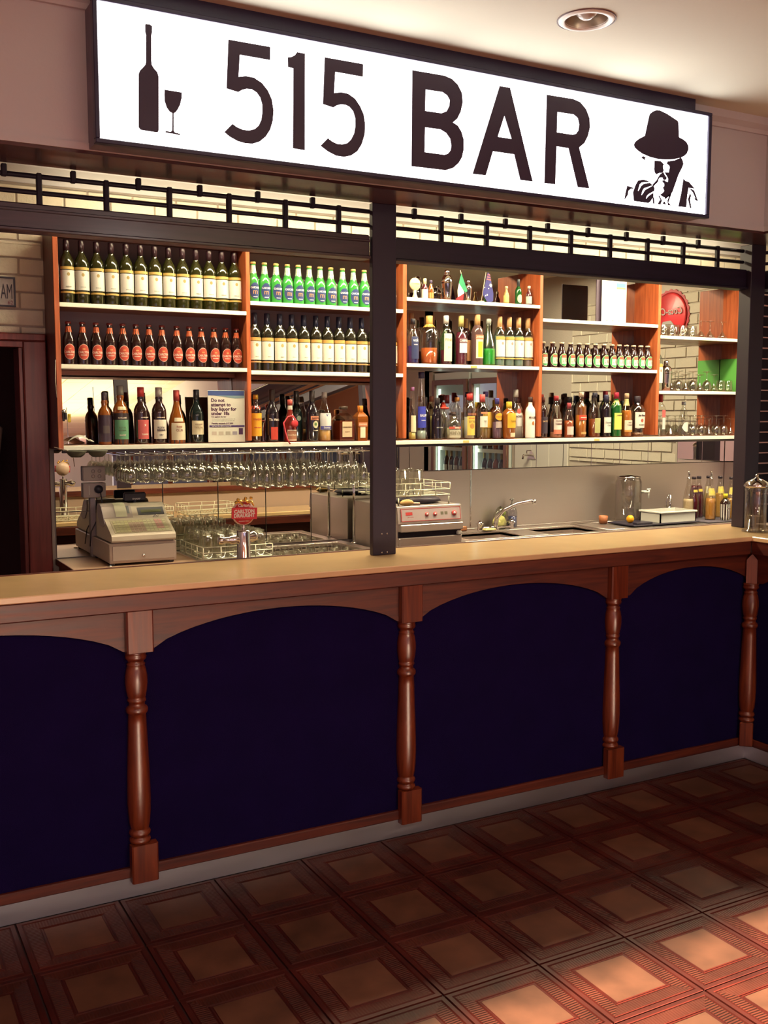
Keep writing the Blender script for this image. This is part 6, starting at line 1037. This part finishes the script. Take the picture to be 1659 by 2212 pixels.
# ---- beer tap on the serving side of the bar
def beer_tap(loc, lab, badge=True, rz=0):
    t = thing('beer_tap', loc, lab, 'beer tap', rz=rz)
    MB().lathe([(0.036, 0), (0.036, 0.006), (0.0275, 0.012), (0.0270, 0.270), (0.0255, 0.276), (0.0, 0.277)], 28).build('column', CHROME, t)
    MB().tube([(-0.105, 0, 0.240), (-0.09, 0, 0.240), (-0.085, 0, 0.240), (-0.06, 0, 0.240), (-0.055, 0, 0.240), (0.0, 0, 0.240)], [0.015, 0.016, 0.013, 0.013, 0.017, 0.017], 16).build('left_coupling', CHROME, t)
    MB().tube([(0.0, 0.01, 0.245), (0.035, 0.03, 0.245), (0.048, 0.035, 0.245), (0.06, 0.04, 0.243), (0.07, 0.045, 0.238)], [0.014, 0.016, 0.024, 0.020, 0.018], 16).build('spout_body', CHROME, t)
    MB().tube([(0, 0, 0.276), (0, 0, 0.300)], 0.007, 10).build('badge_stem', CHROME, t)
    if badge:
        red = colm((0.55, 0.02, 0.03), 0.3); cz = 0.345
        def disc(r_, y0, y1): return MB().lathe([(0, y0), (r_, y0), (r_, y1), (0, y1)], 36).xf(Matrix.Translation((0, 0, cz)) @ Matrix.Rotation(pi / 2, 4, 'X'))
        disc(0.048, -0.006, 0.006).build('cream_disc', colm((0.80, 0.55, 0.35), 0.3), t); disc(0.044, 0.006, 0.0075).build('red_disc', red, t)
        ban = MB().prism([[(-0.053, cz - 0.020), (0.053, cz - 0.026), (0.055, cz + 0.020), (-0.051, cz + 0.024)]], -0.0125, -0.0075).build('red_banner', colm((0.62, 0.025, 0.04), 0.3), t)
        wt = colm((0.86, 0.80, 0.72), 0.4)
        link('lettering', text_mesh('CARLTON\nDRAUGHT', 0.0200, wt, 0.0006, 0.0010, sx=0.92, space=0.82), ban, (0.0, -0.0128, cz - 0.001)); link('script', text_mesh('Carlton', 0.017, wt, 0.0004, 0.0004, sx=0.9), t, (0.0, -0.0082, cz + 0.031)); link('small_lettering', text_mesh('BREWERY FRESH', 0.006, wt, 0.0004), t, (0, -0.0082, cz - 0.032))
        g = MB(); rr = random.Random(4)
        for k in range(9):
            x = -0.030 + 0.0078 * k; zc = cz + 0.045 + 0.010 * sin(k * 1.7) + (0.006 if k > 4 else 0)
            g.lathe([(0.0, -0.006), (0.005, -0.005), (0.0075, 0), (0.005, 0.005), (0, 0.006)], 8).v[-40:]
            o = len(g.v) - 40
            for i in range(o, len(g.v)): v = g.v[i]; g.v[i] = (v[0] + x, v[1] - 0.004, v[2] + zc)
        g.tube([(-0.034, 0, cz + 0.040), (0, -0.003, cz + 0.050), (0.036, 0, cz + 0.045), (0.044, 0, cz + 0.026)], 0.004, 8); g.build('gold_horses', GOLD, t)
    return t
beer_tap((0.652, 0.500, 0.891), 'chrome beer tap column with round red badge behind the bar top', True)
# ---- right side of the sink bench
dd = thing('drink_dispenser', (4.16, 2.16, 0.867), 'tall clear drink dispenser jar with lid and chrome tap', 'drink dispenser')
MB().lathe([(0.085, 0), (0.092, 0.01), (0.092, 0.28), (0.08, 0.305), (0.078, 0.312), (0.076, 0.305), (0.088, 0.28), (0.088, 0.014), (0.0, 0.012)], 28, caps=False).build('jar', glassy('jar_clear', (0.86, 0.85, 0.84), 0.03, 0.08), dd)
MB().lathe([(0.0, 0.335), (0.02, 0.333), (0.06, 0.325), (0.084, 0.318), (0.084, 0.310), (0.0, 0.31)], 28).build('lid', CHROME, dd)
MB().tube([(-0.09, -0.01, 0.30), (0.0, -0.095, 0.296), (0.095, -0.01, 0.30), (0.108, 0, 0.27)], 0.004, 8).build('wire_clip', CHROME, dd)
MB().tube([(0.07, -0.05, 0.21), (0.115, -0.085, 0.21)], 0.010, 10).tube([(0.112, -0.083, 0.225), (0.112, -0.083, 0.165)], 0.006, 8).tube([(0.095, -0.085, 0.228), (0.13, -0.08, 0.228)], 0.005, 8).build('tap', WHITE, dd)
tu = thing('plastic_tub', (4.335, 1.95, 0.8833), 'white rectangular plastic tub on the dark board', 'tub'); mb = MB()
for (x0, x1, y0, y1) in ((-0.165, -0.157, -0.10, 0.10), (0.157, 0.165, -0.10, 0.10), (-0.165, 0.165, -0.10, -0.092), (-0.165, 0.165, 0.092, 0.10)): mb.box(x0, x1, y0, y1, 0, 0.075)
mb.box(-0.16, 0.16, -0.095, 0.095, 0, 0.006).build('tub_shell', WHITE, tu); MB().bbox(-0.173, 0.173, -0.108, -0.094, 0.062, 0.075, 0.003).bbox(-0.173, 0.173, 0.094, 0.108, 0.062, 0.075, 0.003).bbox(-0.173, -0.159, -0.1, 0.1, 0.062, 0.075, 0.003).bbox(0.159, 0.173, -0.1, 0.1, 0.062, 0.075, 0.003).build('rim', WHITE, tu)
for k in range(5): o = MB().tube([(-0.02 + k * 0.022, -0.02, 0.030), (0.0 + k * 0.02, 0.03, 0.052)], 0.006, 6).build('bottle_pourer', CHROME, tu)
bd = thing('cutting_board', (4.22, 1.96, 0.8725), 'dark cutting board under the orange and the white tub', 'board'); MB().bbox(-0.30, 0.30, -0.13, 0.14, 0, 0.010, 0.003).build('board', DARKP, bd)
bk = thing('black_trivet', (4.02, 1.86, 0.8833), 'small black rubber trivet in front of the orange', 'trivet'); MB().bbox(-0.07, 0.07, -0.025, 0.025, 0, 0.014, 0.003).build('trivet', DARKP, bk)
og = thing('orange', (3.995, 1.955, 0.910), 'bright orange fruit sitting on the dark board beside the dispenser', 'fruit'); MB().lathe([(0.0, -0.0265), (0.012, -0.0245), (0.022, -0.0155), (0.027, 0), (0.022, 0.0155), (0.012, 0.0245), (0.0, 0.0265)], 20).build('fruit_body', mat('orange_peel', (0.95, 0.42, 0.01), 0.4, bump=0.4, bscale=300), og)
MB().lathe([(0, 0.0262), (0.004, 0.0265), (0.0, 0.029)], 8).build('stem', colm((0.3, 0.25, 0.05)), og)
mg = thing('terracotta_cup', (3.90, 2.12, 0.867), 'small dull orange cup at the back, left of the orange', 'cup'); MB().lathe([(0.022, 0), (0.028, 0.004), (0.032, 0.055), (0.029, 0.055), (0.025, 0.008), (0, 0.008)], 16, caps=False).build('cup_wall', colm((0.48, 0.13, 0.05)), mg)
mtt = thing('bottle_mat', (4.78, 1.96, 0.867), 'grey rubber mat under the syrup bottles', 'mat'); MB().bbox(-0.22, 0.26, -0.17, 0.15, 0, 0.008, 0.003).build('mat', mat('rubber_grey', (0.10, 0.085, 0.11), 0.6), mtt)
tg_ = thing('tong_cup', (4.585, 2.20, 0.867), 'steel tongs standing in a clear cup beside the syrup bottles', 'tongs'); MB().lathe([(0.03, 0), (0.034, 0.09), (0.032, 0.09), (0.028, 0.004)], 14, caps=False).build('cup', GLASS, tg_); MB().tube([(-0.02, 0, 0.01), (-0.026, 0, 0.12), (-0.008, 0, 0.165), (0.008, 0, 0.175)], 0.004, 6).tube([(0.01, 0, 0.01), (0.012, 0, 0.17)], [0.006, 0.012], 6).build('tongs', CHROME, tg_)
SY = [(4.560, 1.985, (0.62, 0.48, 0.30), 0.50, 'pale', 1, 'syrup bottle of pale lemon cordial with chrome pourer, leftmost on the mat'),
      (4.655, 2.03, (0.10, 0.005, 0.02), 0.80, 'red', 0, 'syrup bottle of dark red cordial, left of the other red one'), (4.735, 2.06, (0.09, 0.005, 0.02), 0.78, 'red', 0, 'syrup bottle of dark red cordial behind the amber bottle'),
      (4.690, 1.90, (0.55, 0.25, 0.05), 0.52, 'amber', 1, 'syrup bottle of amber cordial with chrome pourer'), (4.83, 2.06, (0.55, 0.42, 0.2), 0.75, 'pale', 0, 'syrup bottle of pale cordial at the back row'),
      (4.885, 2.00, (0.45, 0.25, 0.06), 0.6, 'amber', 0, 'syrup bottle of amber cordial with black yellow label'), (4.88, 1.89, (0.42, 0.22, 0.04), 0.5, 'amber', 0, 'syrup bottle of golden cordial with lemon label'),
      (4.985, 1.93, (0.16, 0.14, 0.02), 0.55, 'olive', 0, 'syrup bottle of olive green cordial with round green label, rightmost')]
for x, y, lc, fl_, nm, pour, lab in SY:
    t = bottle('syrup', lab, (x, y, 0.8755), glassy('syrup_clear', (0.88, 0.86, 0.82), 0.03, 0.08), cap=None if pour else (0.03, 0.02, 0.03), caph=0.014, liquid=lc, fill=fl_, scale=0.98, labels=(() if pour and nm == 'pale' else (('neck_label', 0.175, 0.225, 1.3, {'red': (0.05, 0.01, 0.02), 'amber': (0.62, 0.50, 0.10), 'pale': (0.6, 0.55, 0.4), 'olive': (0.05, 0.10, 0.03)}[nm]), ('label_print', 0.190, 0.208, 0.8, (0.75, 0.60, 0.08)))), name='syrup_bottle', cat='bottle')
    if pour: MB().lathe([(0.012, 0.292), (0.012, 0.302), (0.008, 0.305)], 12).tube([(0, 0, 0.300), (0.002, 0, 0.325), (-0.008, -0.004, 0.345)], [0.006, 0.009, 0.005], 8).build('pourer', CHROME, t)
bottle('flask', 'small bitters bottle with white wrap label and yellow cap', (4.755, 1.825, 0.8755), G_BROWN, cap=(0.80, 0.62, 0.03), caph=0.028, capr=0.0165, scale=0.90, labels=(('white_wrap', 0.004, 0.115, 2.6, (0.84, 0.82, 0.74)), ('barcode', 0.02, 0.07, 0.25, (0.3, 0.25, 0.25))), texts=(('Bitters', 0.085, 0.012, (0.2, 0.1, 0.1)),), name='bitters_bottle')
# ---- straw jars on the bar top at the right corner
def straw_jar(x, y, s, lab, lid=True):
    t = thing('straw_jar', (x, y, 1.0685), lab, 'straw jar')
    MB().lathe([(0.0, 0.006), (0.046 * s, 0.006), (0.048 * s, 0.012), (0.050 * s, 0.19), (0.052 * s, 0.205), (0.054 * s, 0.21), (0.055 * s, 0.205), (0.053 * s, 0.19), (0.051 * s, 0.014), (0.062 * s, 0.008), (0.064 * s, 0.0), (0.0, 0.0)], 26, caps=False).build('jar', glassy('jar_clear', (0, 0, 0)), t)
    MB().lathe([(0.058 * s, 0.212), (0.060 * s, 0.220), (0.052 * s, 0.236), (0.030 * s, 0.250), (0.012 * s, 0.256), (0.006 * s, 0.262), (0.009 * s, 0.270), (0.0, 0.276)], 26).build('lid', CHROME, t)
    MB().lathe([(0.0, 0.08), (0.03 * s, 0.08), (0.036 * s, 0.076), (0.0, 0.074)], 16).tube([(0, 0, 0.02), (0, 0, 0.22)], 0.003, 6).build('lift_rod', CHROME, t)
    rr = random.Random(int(x * 100)); mb = MB()
    for k in range(26): a = rr.uniform(0, 6.28); q = rr.uniform(0.008, 0.036) * s; b = a + rr.uniform(-.4, .4); mb.tube([(q * cos(a), q * sin(a), 0.085), (q * cos(b), q * sin(b), 0.205)], 0.0024, 5)
    mb.build('straws', colm((0.03, 0.03, 0.09)), t); return t
straw_jar(3.085, 0.085, 0.98, 'tall glass straw jar with domed chrome lid on the bar corner')
straw_jar(3.225, 0.055, 0.94, 'second glass straw jar right of the domed lid jar, cut by the frame')
# ---- glasses in the right bay
def stand_glass(pr_, nm, x, y, z, lab, grp): return mk_glass(nm, pr_, GLASSK, lab, 'glass', (x, y, z), grp)
UPW = [(r_, -zz + 0.0) for r_, zz in [(0, 0)]]
def flip(p, h): return [(r_, h + z_) for r_, z_ in p]
TUMB = [(0.0, 0.082), (0.028, 0.082), (0.031, 0.078), (0.034, 0.03), (0.0345, 0.0), (0.0325, 0.0), (0.032, 0.03), (0.027, 0.070), (0.0, 0.070)]
MART = [(0.0, 0.0), (0.034, -0.001), (0.033, -0.003), (0.006, -0.007), (0.0035, -0.014), (0.0033, -0.06), (0.005, -0.068), (0.025, -0.100), (0.040, -0.122), (0.039, -0.122), (0.024, -0.101), (0.0, -0.072)]
z = SZ['I']; k = 0
for i, x in enumerate((4.40, 4.485, 4.585, 4.685)):
    for j, y in enumerate((2.12, 2.21)):
        stand_glass(TUMB, 'cut_tumbler', x + j * 0.02, y, z, 'upturned cut tumbler on the upper glass shelf, ' + ORD[i] + ' from the left, ' + ('front' if j == 0 else 'back') + ' row', 'cut tumblers on the upper glass shelf')
for i, x in enumerate((4.770, 4.860, 4.985)): stand_glass(flip(MART, 0.123), 'cocktail_glass', x, 2.12, z, 'upturned stemmed cocktail glass on the upper shelf, ' + ORD[i] + ' from the left', 'cocktail glasses on the upper shelf')
z = SZ['J']
BR = flip(WINEG, 0.146)
for i, x in enumerate((4.555, 4.625, 4.695, 4.765, 4.835, 4.905)):
    for j, y in enumerate((2.11, 2.20)): stand_glass(flip(MART, 0.123) if (i + j) % 2 else BR, 'stemmed_glass', x + 0.02 * j, y, z, 'upturned stemmed glass on the middle glass shelf, ' + ORD[i] + ' from the left, ' + ('front' if j == 0 else 'back') + ' row', 'stemmed glasses on the middle glass shelf')
for i, x in enumerate((4.985, 5.06)): stand_glass(TUMB, 'cut_tumbler', x, 2.12, z, 'cut tumbler before the green card, ' + ['left', 'right'][i] + ' of two', 'cut tumblers before the green card')
z = BZ
for i, x in enumerate((4.50, 4.72, 4.80, 4.88, 4.955, 5.03, 5.10)):
    for j, y in enumerate((2.12, 2.215)): stand_glass(BR if i % 3 else flip(MART, 0.123), 'goblet', x - 0.02 * j, y, z, 'upturned goblet on the bottom glass shelf, ' + ORD[i] + ' from the left, ' + ('front' if j == 0 else 'back') + ' row', 'goblets on the bottom glass shelf')
# ================================================================ SIDE BAY BEHIND THE BAR (seen in the mirrors)
cc = thing('bottle_cap_sign', (5.397, 1.50, 2.43), 'large red bottle cap shaped wall sign with white script, seen mirrored', 'wall sign')
n = 24; ring = []
for i in range(n * 4): a = 2 * pi * i / (n * 4); ring.append((0.215 * (1 + 0.030 * cos(n * a)) * cos(a), 0.215 * (1 + 0.030 * cos(n * a)) * sin(a)))
m_ = MB().prism([ring], -0.004, 0.006); m_.build('cap_skirt', colm((0.40, 0.02, 0.03), 0.35), cc).rotation_euler = (0, 0, radians(-90))
o = MB().lathe([(0, 0), (0.175, 0), (0.195, 0.006), (0.175, 0.016), (0.0, 0.024)], 40).xf(Matrix.Rotation(pi / 2, 4, 'X')).build('cap_face', colm((0.62, 0.03, 0.04), 0.3), cc); o.rotation_euler = (0, 0, radians(-90))
o = link('script_lettering', text_mesh('Coca-Cola', 0.085, colm((0.85, 0.78, 0.76)), 0.002, 0.001, sx=0.9, shear=0.3), cc, (-0.026, 0, 0.035)); o.rotation_euler = (0, 0, radians(-90))
o = MB().prism([[(-0.07, -0.15), (0.06, -0.15), (0.09, -0.09), (0.06, -0.045), (-0.03, -0.04), (-0.08, -0.09)]], -0.026, -0.024).build('grey_picture', colm((0.45, 0.42, 0.40)), cc); o.rotation_euler = (0, 0, radians(-90))
tp = thing('wall_tap_panel', (5.405, -0.18, 1.0), 'white tiled panel with a brass wall tap in the side bay', 'tap panel')
for k in range(3): MB().bbox(-0.02, 0.0, -0.46 + k * 0.285, -0.46 + k * 0.285 + 0.28, 0.0, 0.62, 0.003).build('tile', mat('white_wall_tile', (0.72, 0.69, 0.62), 0.35), tp)
MB().prism([[(-0.07, 0.17), (0.07, 0.17), (0.0, 0.27)]], -0.006, 0.0).xf(Matrix.Translation((-0.022, -0.17, 0)) @ Matrix.Rotation(radians(-90), 4, 'Z')).build('backing_plate', STEEL, tp)
MB().tube([(-0.02, -0.17, 0.21), (-0.12, -0.17, 0.21), (-0.13, -0.17, 0.17)], 0.011, 10).tube([(-0.08, -0.17, 0.22), (-0.08, -0.17, 0.255), (-0.08, -0.10, 0.258)], 0.006, 8).build('wall_tap', CHROME, tp)
fr_i = mat('fridge_interior', (0.75, 0.82, 0.80), 0.5)
def fridge(y0, lab):
    t = thing('glass_door_fridge', (5.36, y0, 0.0), lab, 'fridge'); W = 0.76
    MB().box(0.04, 0.58, 0.02, 0.05, 0.1, 2.0).box(0.04, 0.58, W - 0.05, W - 0.02, 0.1, 2.0).box(0.55, 0.58, 0.05, W - 0.05, 0.1, 2.0).box(0.04, 0.58, 0.02, W - 0.02, 0.0, 0.1).box(0.04, 0.58, 0.02, W - 0.02, 2.0, 2.08).build('cabinet', fr_i, t)
    MB().bbox(0.0, 0.035, 0.02, 0.075, 0.1, 2.0, 0.003).bbox(0.0, 0.035, W - 0.075, W - 0.02, 0.1, 2.0, 0.003).bbox(0.0, 0.035, 0.075, W - 0.075, 1.94, 2.0, 0.003).bbox(0.0, 0.035, 0.075, W - 0.075, 0.1, 0.16, 0.003).build('door_frame', mat('fridge_frame', (0.22, 0.10, 0.08), 0.4), t)
    MB().box(0.016, 0.020, 0.075, W - 0.075, 0.16, 1.94).build('door_glass', GLASS, t)
    MB().tube([(0.06, 0.10, 0.3), (0.06, 0.10, 1.9)], 0.014, 10).build('light_tube', mat('fridge_tube', (0.9, 1, 0.9), 0.4, emit=(0.82, 1.0, 0.88), es=6.0), t)
    for zz in (0.5, 0.86, 1.22, 1.58): MB().bbox(0.09, 0.54, 0.06, W - 0.06, zz, zz + 0.012, 0.002).build('shelf', WHITE, t); MB().box(0.082, 0.09, 0.06, W - 0.06, zz - 0.02, zz + 0.02).build('price_rail', WHITE, t)
    return t
fridge(-1.50, 'nearer glass door drinks fridge in the side bay, lit inside'); fridge(-2.28, 'farther glass door drinks fridge in the side bay, lit inside')
for f in range(2):
    for zz in (0.874, 1.234):
        for k in range(5):
            bottle('wine', 'bottle in the %s fridge, %s on the %s shelf' % (['nearer', 'farther'][f], ORD[k], 'lower' if zz < 1 else 'upper'), (5.50, -1.36 - 0.78 * f + k * 0.11, zz), [G_DARK, G_OLIVE, G_AMB][k % 3], cap=(0.6, 0.45, 0.1), caph=0.06, labels=(('paper_label', 0.062, 0.16, 1.2, WHT),), name='wine_bottle', group='bottles in the drinks fridges', rz=radians(-90))
# ================================================================ HALL BEHIND THE CAMERA (seen in the mirrors)
pt = thing('low_partition', (3.9, -4.9, 0), 'low carpeted partition with turned balusters across the hall', 'partition')
MB().bbox(-1.6, 1.5, 0, 0.06, 0.0, 1.12, 0.003).build('carpet_face', mat('grey_blue_carpet', (0.16, 0.19, 0.32), 0.9), pt); MB().bbox(-1.62, 1.51, -0.06, 0.12, 1.12, 1.16, 0.004).build('cap_rail', WD_X, pt)
for k in range(6): link('half_baluster', BM, pt, (-1.4 + k * 0.52, 0.062, 0.10)).rotation_euler = (0, 0, pi)

bk_ = struct(MB().prism([[(2.55, 1.9), (5.3, 1.9), (5.3, 2.90), (4.6, 2.86), (4.15, 2.62), (3.95, 2.40), (3.80, 2.36), (3.62, 2.52), (3.42, 2.66), (3.22, 2.60), (3.05, 2.38), (2.95, 2.22), (2.82, 2.20), (2.70, 2.28), (2.55, 2.1)]], -5.6, -5.5).build('wall_wave_bulkhead', mat('grey_blue_paint', (0.20, 0.19, 0.26), 0.6)))
